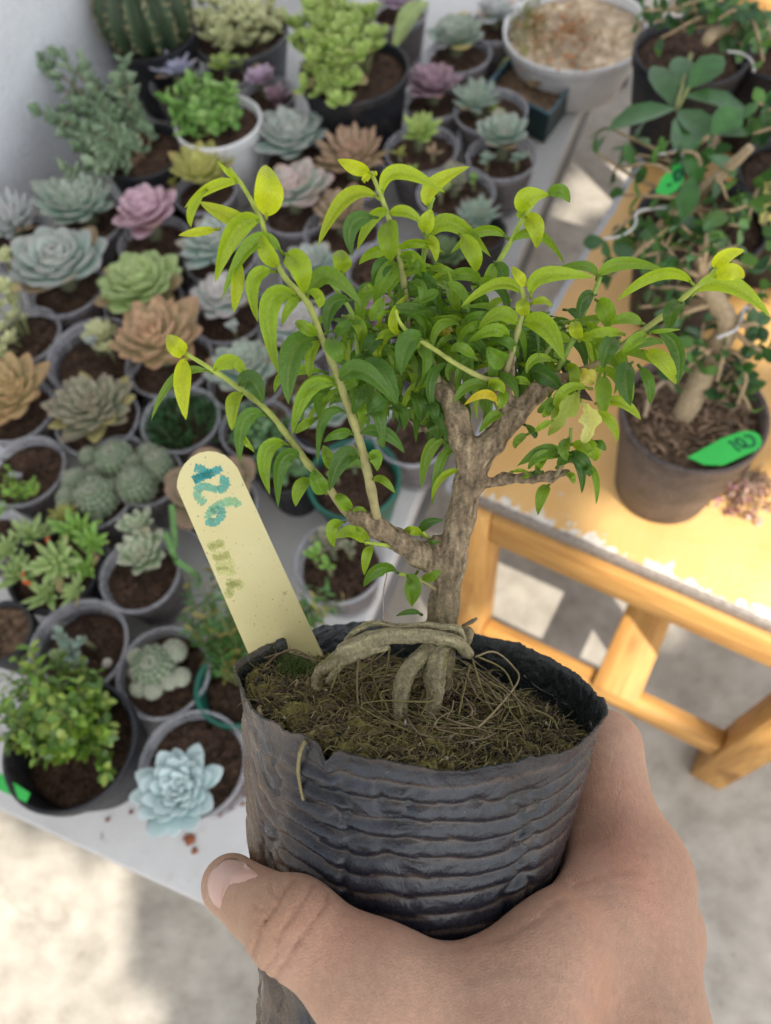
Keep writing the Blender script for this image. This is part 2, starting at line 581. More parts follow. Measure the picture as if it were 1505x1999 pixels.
PAL = {  # inner, outer, tip
    'blue': ((.38, .50, .42), (.24, .37, .32), (.42, .40, .37)),
    'bluegreen': ((.32, .46, .34), (.19, .31, .25), (.36, .36, .30)),
    'pale': ((.50, .58, .53), (.35, .45, .41), (.52, .44, .42)),
    'mint': ((.46, .58, .48), (.33, .44, .36), (.58, .38, .36)),
    'sky': ((.46, .60, .58), (.40, .56, .56), (.58, .68, .67)),
    'green': ((.36, .50, .17), (.24, .36, .11), (.38, .46, .2)),
    'lime': ((.32, .46, .10), (.22, .34, .06), (.42, .50, .16)),
    'spring': ((.24, .44, .07), (.15, .32, .05), (.32, .48, .12)),
    'olive': ((.38, .40, .09), (.25, .27, .06), (.44, .40, .12)),
    'pink': ((.56, .35, .42), (.34, .19, .21), (.60, .42, .48)),
    'lilac': ((.52, .38, .52), (.34, .23, .31), (.58, .46, .58)),
    'orange': ((.46, .37, .22), (.30, .25, .12), (.50, .28, .16)),
    'rustgreen': ((.25, .32, .14), (.42, .31, .15), (.50, .30, .14)), 'edge': ((.30, .42, .21), (.21, .31, .15), (.50, .48, .38)),
    'rust': ((.42, .31, .21), (.25, .20, .10), (.42, .25, .17)),
    'greygreen': ((.24, .30, .18), (.17, .20, .12), (.30, .24, .17)),
    'mauve': ((.32, .20, .26), (.14, .085, .10), (.36, .24, .28)),
    'lavender': ((.48, .48, .64), (.36, .38, .48), (.56, .56, .70)),
    'silver': ((.44, .50, .46), (.30, .36, .33), (.52, .50, .50)),
    'cream': ((.56, .58, .30), (.42, .46, .18), (.62, .62, .38)),
    'brownleaf': ((.26, .24, .14), (.22, .19, .10), (.32, .20, .13)),
    'dark': ((.10, .17, .06), (.06, .11, .04), (.14, .2, .08)),
}


def rosette(mb, cen, R, n, pal, shape=.3, up=1.0, tilt=(0, 0), wf=.62, thf=.12, old=None):
    ci, co, ct = [np.array(q) for q in PAL[pal]]
    cen = np.asarray(cen, float)
    ax = unit(np.array([tilt[0], tilt[1], 1.0]))
    e1 = unit(np.cross(ax, [0, 1, .1])); e2 = np.cross(ax, e1)
    ph = rng.uniform(0, 6); lop = rng.uniform(.02, .14)
    for i in range(n):
        f = (i + .5) / n
        a = ph + i * GA + rng.normal() * .10
        el = math.radians((82 - 78 * f ** .85) * up + rng.normal() * 4)
        rad = e1 * math.cos(a) + e2 * math.sin(a)
        d = rad * math.cos(el) + ax * math.sin(el)
        nrm = ax * math.cos(el) - rad * math.sin(el)
        L = R * (.34 + .72 * f) * rng.uniform(.86, 1.06) * (1 + lop * math.sin(a + ph * 2))
        if f > .5 and rng.random() < .05: continue
        j = rng.uniform(.9, 1.1)
        c0 = (ci * (1 - f) + co * f) * j
        cc0, cc1, cct = c0 * .8, c0, ct * (.75 + .25 * (1 - f))
        if f > .8 and rng.random() < .12: cct = cct * .4 + np.array((.30, .17, .08)) * .6
        if f > .88 and old is None and rng.random() < .10: cc1 = np.array((.28, .19, .10)); cct = cc1 * .8
        if old is not None and f > .86 and rng.random() < .5:
            cc1 = cct = np.array(old)
        thick_leaf(mb, cen + ax * R * .10 * (1 - f) + rad * R * .05, d, nrm, L, L * wf * rng.uniform(.9, 1.1), R * thf,
                   cc0, cc1, cct, shape, curl=.16 + .1 * rng.random())


def flat_leaf(mb, base, d, nrm, L, W, col, droop=.2, fold=.25):
    d = unit(d); nrm = unit(nrm - np.dot(nrm, d) * d); s = np.cross(d, nrm)
    col = np.asarray(col)
    ts = [0, .3, .6, .85, 1]; ws = [.12, .85, 1, .55, 0]
    V = []; C = []
    for t, w in zip(ts, ws):
        c = base + d * L * t - nrm * droop * L * t * t
        for k in (-1, 0, 1):
            V.append(c + s * k * w * W / 2 + nrm * abs(k) * fold * w * W / 2)
            C.append(col * (1.0 if k else 1.12))
    fs = []
    for i in range(4):
        for k in range(2):
            a = i * 3 + k; fs.append((a, a + 1, a + 4, a + 3))
    mb.add(np.array(V), fs, np.array(C))


def rvec(): return unit(rng.normal(size=3))


def stem_leaves(mb, mbs, p0, p1, nl, L, W, cols, stemcol, sr=.0012, bend=.02, thick=False, start=.25, pairs=True):
    p0 = np.asarray(p0); p1 = np.asarray(p1)
    mid = (p0 + p1) / 2 + rvec() * bend * .5 + ZV * bend * .3
    pts = spline([p0, mid, p1], 9)
    tube(mbs, pts, np.linspace(sr, sr * .5, 9), stemcol, 5)
    for i in range(nl):
        t = start + (1 - start) * (i + 1) / nl
        x = np.array([np.interp(t, np.linspace(0, 1, 9), pts[:, k]) for k in range(3)])
        td = unit(pts[min(8, int(t * 8) + 1)] - pts[max(0, int(t * 8) - 1)])
        for sgn in ((1, -1) if pairs else (1,)):
            a = i * 1.7 + rng.normal() * .4
            q = unit(np.cross(td, rvec())); q2 = np.cross(td, q)
            o = (q * math.cos(a) + q2 * math.sin(a)) * sgn
            d = o * .85 + td * .45 + ZV * .15
            c = np.array(cols[rng.integers(len(cols))]) * rng.uniform(.8, 1.2)
            s = rng.uniform(.7, 1.15)
            if thick:
                thick_leaf(mb, x, d, td + ZV * .5, L * s, W * s, L * .28, c * .9, c, c * 1.08, .15, .1)
            else:
                flat_leaf(mb, x, d, td + ZV * .6 + rvec() * .3, L * s, W * s, c)


def fuzzy_ball(mb, cen, r, h=1.15, col=(.10, .15, .075), tipc=(.50, .50, .40), wool=0.0):
    """globular cactus: tubercles in spirals, each with a pale tuft"""
    nr, ns = 34, 64
    th = np.linspace(.02, PI * .8, nr); a = np.linspace(0, 2 * PI, ns, endpoint=False)
    T, A = np.meshgrid(th, a, indexing='ij')
    pat = np.sin(A * 8 + T * 11) * np.sin(A * 8 - T * 11)
    rr = r * (1 + .10 * pat + .02 * rng.normal(size=T.shape))
    V = np.stack([np.sin(T) * np.cos(A) * rr, np.sin(T) * np.sin(A) * rr, np.cos(T) * rr * h], -1) + cen
    k = np.clip(pat * 1.1 - .28 + .2 * rng.normal(size=pat.shape) + wool, 0, 1)[..., None]
    top = np.clip(1 - T / .5, 0, 1)[..., None] * .5
    k = np.clip(k + top, 0, 1)
    C = np.array(col) * (1 - k) + np.array(tipc) * k
    fs = []
    for i in range(nr - 1):
        for j in range(ns):
            q = (j + 1) % ns; fs.append((i * ns + j, (i + 1) * ns + j, (i + 1) * ns + q, i * ns + q))
    fs.append(tuple(range(ns)))
    mb.add(V.reshape(-1, 3), fs, C.reshape(-1, 3))
    for _ in range(260):                       # short pale spines
        t = rng.uniform(.05, 2.0); b = rng.uniform(0, 6.28)
        dv = np.array([math.sin(t) * math.cos(b), math.sin(t) * math.sin(b), math.cos(t) * h])
        p = cen + dv * r; q = p + unit(dv + rvec() * .8) * r * .26; s = unit(np.cross(dv, rvec())) * r * .016
        mb.add(np.array([p - s, p + s, q]), [(0, 1, 2)], tipc)


# ------------------------------------------------------------------ pots
class Pot:
    pass


def make_pot(name, label, cat, rim, wpx, H, kind='clear', base=None, soil='soil', drop=.012, group='plants crowded on the white table',
             taper=.74, D=None, sx=1.0, wob=.006):
    base = TZ if base is None else base
    o = Pot(); o.rz = base + H
    c = G(rim[0], rim[1], o.rz); z = depth_of(c)
    o.R = (wpx * z / F if D is None else D) / 2
    o.loc = np.array([c[0], c[1], base]); o.c = c
    o.e = empty(name, o.loc, label, cat, group)
    R = o.R; Rb = R * taper
    mat = {'clear': 'clear', 'black': 'black', 'white': 'white_pot', 'grey': 'grey_pot', 'green': 'green_pot', 'dusty': 'dusty'}[kind]
    mb = MB()
    lip = .0022 if kind == 'clear' else .004
    zs = o.loc
    if kind == 'clear':
        prof = [(Rb * .96, .0005), (Rb, .003), (R - .001, H - .004), (R - .0018, H - .002), (R - .0022, H - .012), (Rb - .001, .005)]
        lathe(mb, [(Rb * .02, .001)] + prof[:3], zs, (.5, .5, .5), 40, wob)
    else:
        band = min(.018, H * .2)
        prof = [(.001, .001), (Rb * .96, .001), (Rb, .004), (R * .95, H - band - .003), (R * .955, H - band - .001), (R * .995, H - band + .002), (R, H - .004), (R + .0005, H - .001),
                (R - lip * .5, H), (R - lip, H - .002), (R - lip * 1.4, H - band), (Rb - lip, .006)]
        lathe(mb, prof, zs, (.5, .5, .5), 44, wob)
    p = mb.build('pot', MAT[mat], o.e, o.loc)
    if kind == 'clear':
        mr = MB()
        lathe(mr, [(R - .001, H - .005), (R + .0014, H - .003), (R + .0018, H - .0005), (R + .0006, H + .001), (R - .0014, H + .0004), (R - .002, H - .005), (R - .0045, H - .011)], zs, (.5, .5, .5), 40, wob)
        mr.build('rim', MAT['clear_rim'], p, o.loc)
    # soil
    o.sz = o.rz - drop
    ms = MB(); ns, nr = 40, 8
    fr = 1 - drop / H
    Rs = (Rb + (R - Rb) * fr) * .965 - (0 if kind == 'clear' else .002)
    a = np.linspace(0, 2 * PI, ns, endpoint=False)
    V = [(0, 0, H - drop + .002)]; fs = []
    for i in range(1, nr + 1):
        for k in range(ns):
            q = Rs * i / nr
            V.append((q * math.cos(a[k]), q * math.sin(a[k]), H - drop + rng.normal() * .0012 + .002 * (1 - i / nr)))
    for k in range(ns): V.append((Rb * .93 * math.cos(a[k]), Rb * .93 * math.sin(a[k]), .008))
    for k in range(ns): fs.append((0, 1 + k, 1 + (k + 1) % ns))
    for i in range(nr):
        for k in range(ns):
            q = (k + 1) % ns; b0 = 1 + i * ns
            fs.append((b0 + k, b0 + ns + k, b0 + ns + q, b0 + q))
    ms.add(np.array(V) + o.loc, fs, (.05, .03, .02))
    for _ in range(70):                        # crumbs, chips and bits of pumice
        q = Rs * .93 * math.sqrt(rng.random()); b = rng.uniform(0, 6.28); s = rng.uniform(.0008, .0024)
        x = o.loc + np.array([q * math.cos(b), q * math.sin(b), H - drop + .002])
        vv = x + rng.normal(size=(4, 3)) * s
        ms.add(vv, [(0, 1, 2), (0, 2, 3), (0, 3, 1), (1, 3, 2)], (.2, .16, .12))
    ms.build('soil', MAT[soil], o.e, o.loc)
    return o


def on(px, py, z): return G(px, py, z)


def pxr(px, py, z, r):                       # pixels -> metres at that spot
    return r * depth_of(G(px, py, z)) / F


def rose_pot(label, rose, n, pal, rim=None, wpx=None, kind='clear', H=.074, dz=.012, shape=.3, up=1.0, wf=.62, old=None, tilt=(0, 0),
             extra=(), drop=.012, name='potted_succulent', base=None, group='plants crowded on the white table'):
    """one rosette (plus extra small ones) in a pot"""
    x, y, r = rose
    b = TZ if base is None else base
    if rim is None: rim = (x, y + r * .22)
    if wpx is None:
        wpx = .088 * F / depth_of(G(rim[0], rim[1], b + H))
    o = make_pot(name, label, 'succulent', rim, wpx, H, kind, drop=drop, base=base, group=group)
    mb = MB()
    cz = o.rz + dz * .45 - .002
    c = on(x, y, cz); R = pxr(x, y, cz, r) * 1.12
    rosette(mb, c, R, int(n * 1.5), pal, shape, up, tilt, wf, old=old)
    ms = MB(); tube(ms, [[o.c[0] * .5 + c[0] * .5, o.c[1] * .5 + c[1] * .5, o.sz - .004], c + ZV * R * .05], [R * .2, R * .2], (.12, .13, .07), 8)
    for (ex, ey, er, epal, en) in extra:
        ec = on(ex, ey, o.rz + .004); rosette(mb, ec, pxr(ex, ey, o.rz, er), en, epal, shape, up, (0, 0), wf)
        tube(ms, [[ec[0], ec[1], o.sz - .004], ec + ZV * .002], [.003, .002], (.2, .2, .1), 6)
    mb.build('rosette', MAT['succ'], o.e, o.loc)
    ms.build('stem', MAT['stem'], o.e, o.loc)
    return o

# ------------------------------------------------------------------ plants on the white table
rp = rose_pot
rp('large powdery blue rosette overhanging its clear cup at the front edge of the table', (360, 1545, 80), 46, 'sky', (375, 1492), 208, shape=.1, wf=.5, dz=.016)
rp('big blue green rosette between the yellow sedum and the round green rosette', (125, 525, 88), 46, 'blue', (128, 560), 150, shape=.2, wf=.72, dz=.02)
rp('round apple green rosette just behind the orange one', (280, 565, 80), 60, 'green', (280, 590), 150, shape=.3, dz=.016)
rp('orange brown rosette with broad pointed leaves overhanging a clear cup', (308, 672, 92), 38, 'orange', (330, 705), 170, shape=.75, wf=.66, dz=.018)
rp('small pale rosette in a wide clear cup of bare brown soil', (200, 655, 34), 26, 'cream', (185, 692), 190, dz=.0, extra=((180, 668, 20, 'silver', 12), (212, 680, 22, 'cream', 14)), drop=.02)
rp('white green rosette with a round pup in a clear cup behind the yellow label', (440, 590, 62), 40, 'pale', (446, 612), 148, shape=.1, extra=((455, 640, 18, 'pale', 14),), dz=.006)
rp('pink rosette with brown lower leaves in a clear cup by the black pot', (293, 425, 66), 34, 'pink', (300, 470), 140, shape=.35, wf=.7, old=(.22, .12, .10), dz=.02)
rp('pale blue rosette under the grey paper corner beside the wall', (165, 405, 76), 44, 'bluegreen', (175, 430), 135, shape=.45, wf=.55, dz=.018)
rp('silvery spiky rosette cut by the left edge of the photo', (25, 440, 62), 60, 'silver', (28, 460), 130, shape=.8, wf=.32, dz=.02)
rp('striped blue green rosette between the pink rosette and the bonsai leaves', (428, 482, 66), 34, 'blue', (430, 500), 140, shape=.4, wf=.55, dz=.014)
rp('blue green rosette right of the white glazed pot', (572, 277, 66), 46, 'blue', (575, 305), 130, shape=.35, wf=.66, dz=.016)
rp('spiky rusty rosette in front of the large black pot', (690, 315, 74), 44, 'rust', (690, 345), 132, shape=.9, wf=.42, dz=.018, up=1.05)
rp('mint white rosette with pink tipped leaves right of the olive rosette', (572, 380, 64), 40, 'mint', (578, 410), 135, shape=.15, wf=.62, dz=.018)
rp('olive yellow rosette in front of the white glazed pot', (400, 345, 62), 40, 'olive', (400, 372), 125, shape=.6, wf=.5, extra=((335, 358, 24, 'olive', 14),), dz=.016)
rp('orange green rosette cut by the left edge above the cup of bare soil', (28, 775, 82), 44, 'rustgreen', (30, 800), 150, shape=.6, wf=.6, dz=.016)
rp('large grey green rosette with one yellow lower leaf', (190, 805, 86), 60, 'greygreen', (190, 820), 160, shape=.65, wf=.5, old=(.30, .26, .10), dz=.014)
rp('pale green rosette partly behind the drooping leaves of the lower left shoot', (480, 725, 68), 44, 'bluegreen', (482, 740), 150, shape=.25, dz=.012)
rp('spiky lime rosette with rusty sides in a clear cup right of the rusty rosette', (815, 262, 46), 22, 'lime', (822, 290), 142, shape=.85, wf=.5, extra=((845, 300, 22, 'rust', 10), (780, 300, 20, 'olive', 10), (805, 335, 20, 'lime', 10)), dz=.02)
rp('blue green rosette on a short stem in the clear cup nearest the table edge', (982, 272, 52), 26, 'bluegreen', (980, 305), 136, shape=.25, wf=.66, extra=((1010, 310, 24, 'bluegreen', 10), (950, 312, 24, 'bluegreen', 10)), dz=.02, drop=.016)
rp('spiky sage green rosette leaning out of a clear cup by the square tray', (925, 205, 48), 46, 'bluegreen', (958, 215), 140, shape=.9, wf=.3, extra=((965, 215, 22, 'lime', 10),), dz=.014)
rp('dark mauve rosette right of the large black pot', (845, 175, 56), 34, 'mauve', (848, 195), 118, shape=.5, wf=.6, dz=.014)
rp('blue rosette with yellowing lower leaves behind the mauve rosette', (888, 80, 52), 40, 'bluegreen', (895, 105), 125, shape=.2, wf=.7, old=(.45, .36, .12), dz=.016)
rp('lavender rosette squeezed behind the white glazed pot', (343, 140, 44), 36, 'lavender', (345, 160), 105, shape=.7, wf=.35, dz=.02)
rp('pink lilac rosette pair between the white pot and the large black pot', (508, 158, 32), 26, 'lilac', (522, 185), 110, shape=.3, wf=.6, extra=((540, 195, 34, 'mauve', 18),), dz=.018)
rp('pale pink rosette at the top edge under a broad pale leaf', (780, 8, 44), 26, 'lilac', (780, 22), 110, shape=.4, wf=.6, dz=.016)
rp('stacked pair of grey green rosettes in a clear cup of dark soil', (280, 1085, 52), 34, 'edge', (272, 1120), 156, shape=.4, wf=.55, extra=((272, 1032, 44, 'edge', 30),), dz=.012)
rp('tiny blue green seedlings and a white pebble in a clear cup', (135, 1275, 34), 12, 'bluegreen', (152, 1262), 194, shape=.1, extra=((120, 1240, 22, 'bluegreen', 8), (165, 1250, 22, 'bluegreen', 8), (150, 1295, 26, 'bluegreen', 9)), drop=.022, dz=-.012)
pebble_pot = bpy.context.scene.collection.objects[-1]
rp('small spiky green rosette in front of the clear cups near the table edge', (935, 428, 46), 40, 'bluegreen', (930, 450), 118, shape=.95, wf=.26, kind='black', dz=.02)
rp('blue rosette showing between the bonsai shoots', (612, 520, 52), 32, 'blue', (612, 540), 130, shape=.25, wf=.6, dz=.014)
rp('pale rosette framed by the leaves of the tall left shoot', (572, 640, 58), 40, 'pale', (575, 655), 140, shape=.25, dz=.014)
rp('brown leaved rosette behind the bonsai crown', (668, 430, 62), 26, 'brownleaf', (668, 450), 150, shape=.5, wf=.6, dz=.004, drop=.016)
rp('mauve and brown rosette hidden behind the bonsai crown', (760, 620, 60), 30, 'mauve', (760, 640), 140, shape=.4, dz=.006)
rp('sage rosette under the bonsai crown', (640, 800, 60), 34, 'bluegreen', (640, 820), 150, shape=.3, dz=.008)
rp('dusky rosette beside the dark soil under the bonsai crown', (830, 650, 54), 28, 'greygreen', (830, 670), 140, shape=.5, dz=.008)
rp('green succulents over brown leaf litter in the clear cup behind the trunk', (640, 1062, 34), 16, 'greygreen', (662, 1096), 174, shape=.3, extra=((612, 1085, 26, 'spring', 10), (680, 1070, 24, 'greygreen', 10), (640, 1105, 22, 'spring', 9)), dz=-.004, drop=.02)
rp('small pale green plant on white gravel in a dark green rimmed pot', (690, 900, 26), 14, 'spring', (690, 932), 186, kind='green', extra=((655, 925, 18, 'spring', 8), (720, 920, 18, 'spring', 8)), dz=-.004, drop=.016)
rp('dark rosette in a black pot beside the table edge', (870, 500, 40), 24, 'dark', (872, 500), 132, kind='black', shape=.4, dz=-.004, drop=.014)
rp('few dull leaves in a clear cup in front of the spiky lime rosette', (885, 362, 40), 16, 'greygreen', (890, 375), 150, shape=.3, extra=((860, 375, 26, 'lime', 9), (925, 350, 18, 'spring', 8)), dz=-.002, drop=.016)
rp('flat kalanchoe with broad tan leaves half hidden by the yellow label', (420, 960, 92), 16, 'brownleaf', (425, 985), 150, shape=.2, wf=.85, up=.75, dz=.012)
rp('dry whitish rosette left of the big white bowl', (968, 30, 44), 24, 'silver', (968, 50), 110, shape=.4, dz=.01, old=(.45, .36, .28))
rp('small green plant with two fat oval leaves behind the white pot', (440, 130, 30), 10, 'lime', (440, 140), 112, shape=.05, wf=.8, extra=((470, 125, 24, 'lime', 5),), dz=.004)

# hairy dark green plant, bare cups
o = make_pot('potted_succulent', 'fine haired dark green plant filling a clear cup', 'succulent', (352, 818), 154, .074, drop=.014)
mb = MB()
for _ in range(420):
    a = rng.uniform(0, 6.28); q = o.R * .8 * math.sqrt(rng.random())
    p = np.array([o.c[0] + q * math.cos(a), o.c[1] + q * math.sin(a), o.sz])
    d = unit(np.array([math.cos(a) * q / o.R, math.sin(a) * q / o.R, .9]) + rvec() * .5)
    flat_leaf(mb, p, d, rvec(), rng.uniform(.012, .024), .0022, np.array((.05, .12, .045)) * rng.uniform(.7, 1.5))
mb.build('foliage', MAT['bush'], o.e, o.loc)

o = make_pot('potted_seedling', 'clear cup of bare soil with one bright green sprig at the left edge', 'potted plant', (48, 918), 158, .074, drop=.012)
mb = MB(); ms = MB()
c = on(32, 965, o.rz)
for k in range(7):
    stem_leaves(mb, ms, [c[0], c[1], o.sz], c + np.array([rng.normal() * .012, rng.normal() * .012, .012]), 6, .010, .004, [(.20, .38, .05), (.28, .42, .08)], (.2, .3, .08))
tube(ms, [on(20, 925, o.sz + .003), on(42, 930, o.sz + .003)], .0035, (.35, .35, .36), 7)
mb.build('foliage', MAT['bush'], o.e, o.loc); ms.build('stem', MAT['stem'], o.e, o.loc)

o = make_pot('soil_pot', 'black pot of crumbly brown soil cut by the left edge', 'pot', (0, 1232), 128, .075, 'black', soil='soil_pale', drop=.006)
o = make_pot('soil_pot', 'pale rimmed clear cup of soil peeking out under the bonsai crown', 'pot', (805, 845), 150, .074, drop=.012)
o = make_pot('soil_pot', 'grey clear cup cut by the left edge beside the spiky green cluster', 'pot', (-18, 1050), 120, .074, drop=.012)
o = make_pot('soil_pot', 'clear cup of dry brown leaf litter behind the bonsai crown', 'pot', (560, 760), 150, .074, drop=.010, soil='soil_pale')
o = make_pot('soil_pot', 'dark cup of soil between the brown rosette and the black pot', 'pot', (745, 520), 140, .074, drop=.010)

# spiky green cluster in a hidden black pot
o = make_pot('potted_succulent', 'spreading clump of spiky bright green rosettes with red flecks at the left', 'succulent', (105, 1105), 190, .07, 'black')
mb = MB()
for (x, y, r, pal) in ((60, 1050, 62, 'green'), (150, 1040, 56, 'spring'), (110, 1100, 66, 'green'), (40, 1120, 58, 'green'), (165, 1110, 46, 'spring'), (95, 1160, 48, 'green'),
                       (20, 1075, 44, 'green'), (180, 1060, 40, 'spring'), (135, 1010, 40, 'olive'), (150, 1155, 40, 'green')):
    z = o.rz + rng.uniform(.004, .022)
    rosette(mb, on(x, y, z), pxr(x, y, z, r), 26, pal, .9, .9, (rng.normal() * .3, rng.normal() * .3), .34)
for (x, y) in ((93, 1057), (45, 1122), (60, 1140)):
    p = on(x, y, o.rz + .035); thick_leaf(mb, p, ZV + rvec() * .6, rvec(), .011, .007, .003, *(np.array((.45, .09, .03)),) * 3)
mb.build('rosette', MAT['succ'], o.e, o.loc)

# cacti
def cactus(label, rim, w, balls, kind='clear', H=.072, cat='cactus', wool=.1):
    o = make_pot('potted_cactus', label, cat, rim, w, H, kind, drop=.012)
    for (x, y, r, h) in balls:
        z = o.rz + .0; R = pxr(x, y, z, r); mb = MB()
        fuzzy_ball(mb, on(x, y, z + R * .2), R * 1.06, h, wool=wool if r < 30 else 0.0)
        mb.build('cactus_body', MAT['succ'], o.e, o.loc)
cactus('fuzzy grey cactus cluster of one large ball and small offsets', (185, 965), 150,
       ((190, 972, 36, 1.1), (150, 940, 24, 1.1), (135, 972, 22, 1), (222, 948, 14, 1.1), (185, 925, 16, 1.1), (130, 985, 16, 1), (187, 1008, 11, 1)))
cactus('round fuzzy cactus with a small offset behind the grey cluster', (225, 905), 130, ((226, 898, 34, 1.0), (178, 893, 20, 1.1)))
cactus('pair of columnar fuzzy cacti left of the yellow label', (290, 930), 130, ((268, 950, 33, 1.25), (266, 912, 20, 1.4), (310, 912, 26, 1.4), (290, 890, 22, 1.0), (312, 888, 14, 1)))
cactus('cactus with white woolly balls in a clear cup', (318, 1312), 182,
       ((300, 1302, 40, .8), (267, 1284, 16, 1.1), (340, 1272, 22, 1.0), (353, 1322, 17, 1.0), (298, 1346, 18, 1.0), (272, 1344, 16, 1), (330, 1330, 16, 1)), wool=.75)

o = make_pot('potted_cactus', 'dark ribbed barrel cactus in a big black pot at the top of the photo', 'cactus', (296, 66), 170, .11, 'black', drop=.012)
mb = MB(); R = pxr(296, 40, o.rz, 84); c = np.array([o.c[0], o.c[1], o.rz + R * .55])
nr, ns = 30, 140
th = np.linspace(.01, PI * .85, nr); a = np.linspace(0, 2 * PI, ns, endpoint=False)
T, A = np.meshgrid(th, a, indexing='ij'); rib = np.cos(A * 14)
rr = R * (1 + .09 * rib); V = np.stack([np.sin(T) * np.cos(A) * rr, np.sin(T) * np.sin(A) * rr, np.cos(T) * rr * .95], -1) + c
C = np.array((.035, .06, .028)) * (1 + .25 * rib[..., None]); fs = []
for i in range(nr - 1):
    for j in range(ns):
        q = (j + 1) % ns; fs.append((i * ns + j, (i + 1) * ns + j, (i + 1) * ns + q, i * ns + q))
mb.add(V.reshape(-1, 3), fs, C.reshape(-1, 3))
for k in range(14):
    for t in np.linspace(.15, 1.9, 11):
        b = 2 * PI * k / 14; dv = np.array([math.sin(t) * math.cos(b), math.sin(t) * math.sin(b), math.cos(t) * .95])
        p = c + dv * R * 1.09
        for _ in range(6):
            s = unit(np.cross(dv, rvec())) * R * .012
            mb.add(np.array([p - s, p + s, p + unit(dv * .6 + rvec()) * R * .16]), [(0, 1, 2)], (.40, .33, .18))
mb.build('cactus_body', MAT['succ'], o.e, o.loc)

# clusters of small rosettes
def cluster(label, rim, w, H, kind, items, pal, shape=.2, n=14, wf=.7, drop=.012, hz=(.0, .03), name='potted_sedum'):
    o = make_pot(name, label, 'succulent', rim, w, H, kind, drop=drop)
    mb = MB(); ms = MB()
    for (x, y, r, *rest) in items:
        h = rest[0] if rest else rng.uniform(*hz); pl = rest[1] if len(rest) > 1 else pal
        z = o.rz + h; c = on(x, y, z)
        rosette(mb, c, pxr(x, y, z, r), n, pl, shape, .9, (rng.normal() * .35, rng.normal() * .35), wf, .14)
        k = c * 1; k[2] = o.sz; k[:2] = o.c[:2] + (k[:2] - o.c[:2]) * .5
        tube(ms, spline([k, (k + c) / 2 + ZV * .004, c], 6), .0016, (.20, .22, .09), 5)
    mb.build('rosette', MAT['succ'], o.e, o.loc); ms.build('stem', MAT['stem'], o.e, o.loc)
    return o


def fill(cx, cy, rx, ry, n, r0, r1, h0, h1):
    out = []
    for k in range(n):
        a = k * GA; q = math.sqrt((k + .5) / n)
        out.append((cx + rx * q * math.cos(a) + rng.normal() * 4, cy + ry * q * math.sin(a) + rng.normal() * 4, rng.uniform(r0, r1), h1 - (h1 - h0) * q + rng.uniform(-.004, .004)))
    return out


cluster('dense pale variegated sedum in a grey pot at the top of the photo', (468, 62), 190, .085, 'grey', fill(462, 38, 92, 58, 42, 20, 28, .004, .035), 'cream', .3, 12, .6)
cluster('yellow green jelly leaved sedum spilling over the large black pot', (690, 135), 216, .125, 'black',
        fill(650, 70, 82, 70, 30, 30, 38, .02, .055) + fill(640, 150, 55, 45, 12, 26, 34, .004, .02) + [(735, 70, 30, .04), (720, 25, 34, .05), (650, 182, 24, .004), (682, 192, 20, .0)],
        'lime', .0, 11, .85, .012)
cluster('pale yellow sedum trailing over the left edge of the photo', (42, 655), 150, .074, 'clear',
        [(12, 500, 24, .03), (5, 560, 34, .035), (28, 580, 22, .02), (25, 620, 24, .012), (48, 622, 16, .004), (20, 668, 30, .006), (4, 690, 24, .004), (8, 640, 20, .01), (-5, 600, 26, .03)], 'cream', .15, 12, .7)

# bushes
def bush(label, rim, w, H, kind, tips, nl, L, W, cols, sc=(.16, .12, .06), sr=.0014, thick=False, drop=.012, base=None, name='potted_shrub', cat='shrub', soil='soil', bend=.02, start=.25, group='plants crowded on the white table', foot=.25):
    o = make_pot(name, label, cat, rim, w, H, kind, drop=drop, base=base, soil=soil, group=group)
    mb = MB(); ms = MB()
    for (x, y, h) in tips:
        c = on(x, y, o.rz + h); k = o.c + (c - o.c) * foot * rng.uniform(.3, 1.3); k[2] = o.sz - .003
        q = math.hypot(k[0] - o.c[0], k[1] - o.c[1])
        if q > o.R * .7: k[:2] = o.c[:2] + (k[:2] - o.c[:2]) * o.R * .7 / q
        stem_leaves(mb, ms, k, c, nl, L, W, cols, sc, sr, bend, thick, start)
    mb.build('foliage', MAT['succ' if thick else 'bush'], o.e, o.loc); ms.build('stem', MAT['stem'], o.e, o.loc)
    return o


def tips(cx, cy, rx, ry, n, h0, h1):
    return [(a, b, h) for a, b, r, h in fill(cx, cy, rx, ry, n, 1, 2, h0, h1)]


bush('grey green jade shrub with long stems reaching across the wall in a black pot', (280, 292), 168, .10, 'black',
     [(45, 95, .06), (80, 120, .05), (118, 108, .06), (155, 130, .06), (160, 120, .04), (80, 220, .04), (100, 230, .05), (240, 120, .05), (255, 150, .05), (220, 160, .06), (125, 330, .02), (200, 335, .01)]
     + tips(190, 240, 90, 85, 22, .01, .06), 8, .018, .013, [(.17, .24, .14), (.22, .29, .18), (.13, .20, .11)], (.22, .15, .09), .002, True)
bush('bright green window leaved succulent in the white glazed pot', (425, 235), 172, .11, 'white',
     tips(390, 205, 72, 52, 30, .0, .035) + [(430, 165, .04), (450, 170, .03)], 5, .017, .012, [(.10, .22, .04), (.14, .28, .055), (.20, .33, .09)], (.2, .3, .08), .002, True, drop=.014, name='potted_succulent', cat='succulent')
bush('feathery green bush in a green rimmed pot beside the yellow label', (462, 1335), 170, .075, 'green',
     tips(430, 1180, 80, 110, 34, .01, .06) + tips(615, 1175, 55, 45, 14, .0, .04), 9, .013, .0045, [(.06, .16, .04), (.09, .22, .05), (.12, .25, .08), (.30, .26, .08)], (.16, .18, .06), .001, drop=.02)
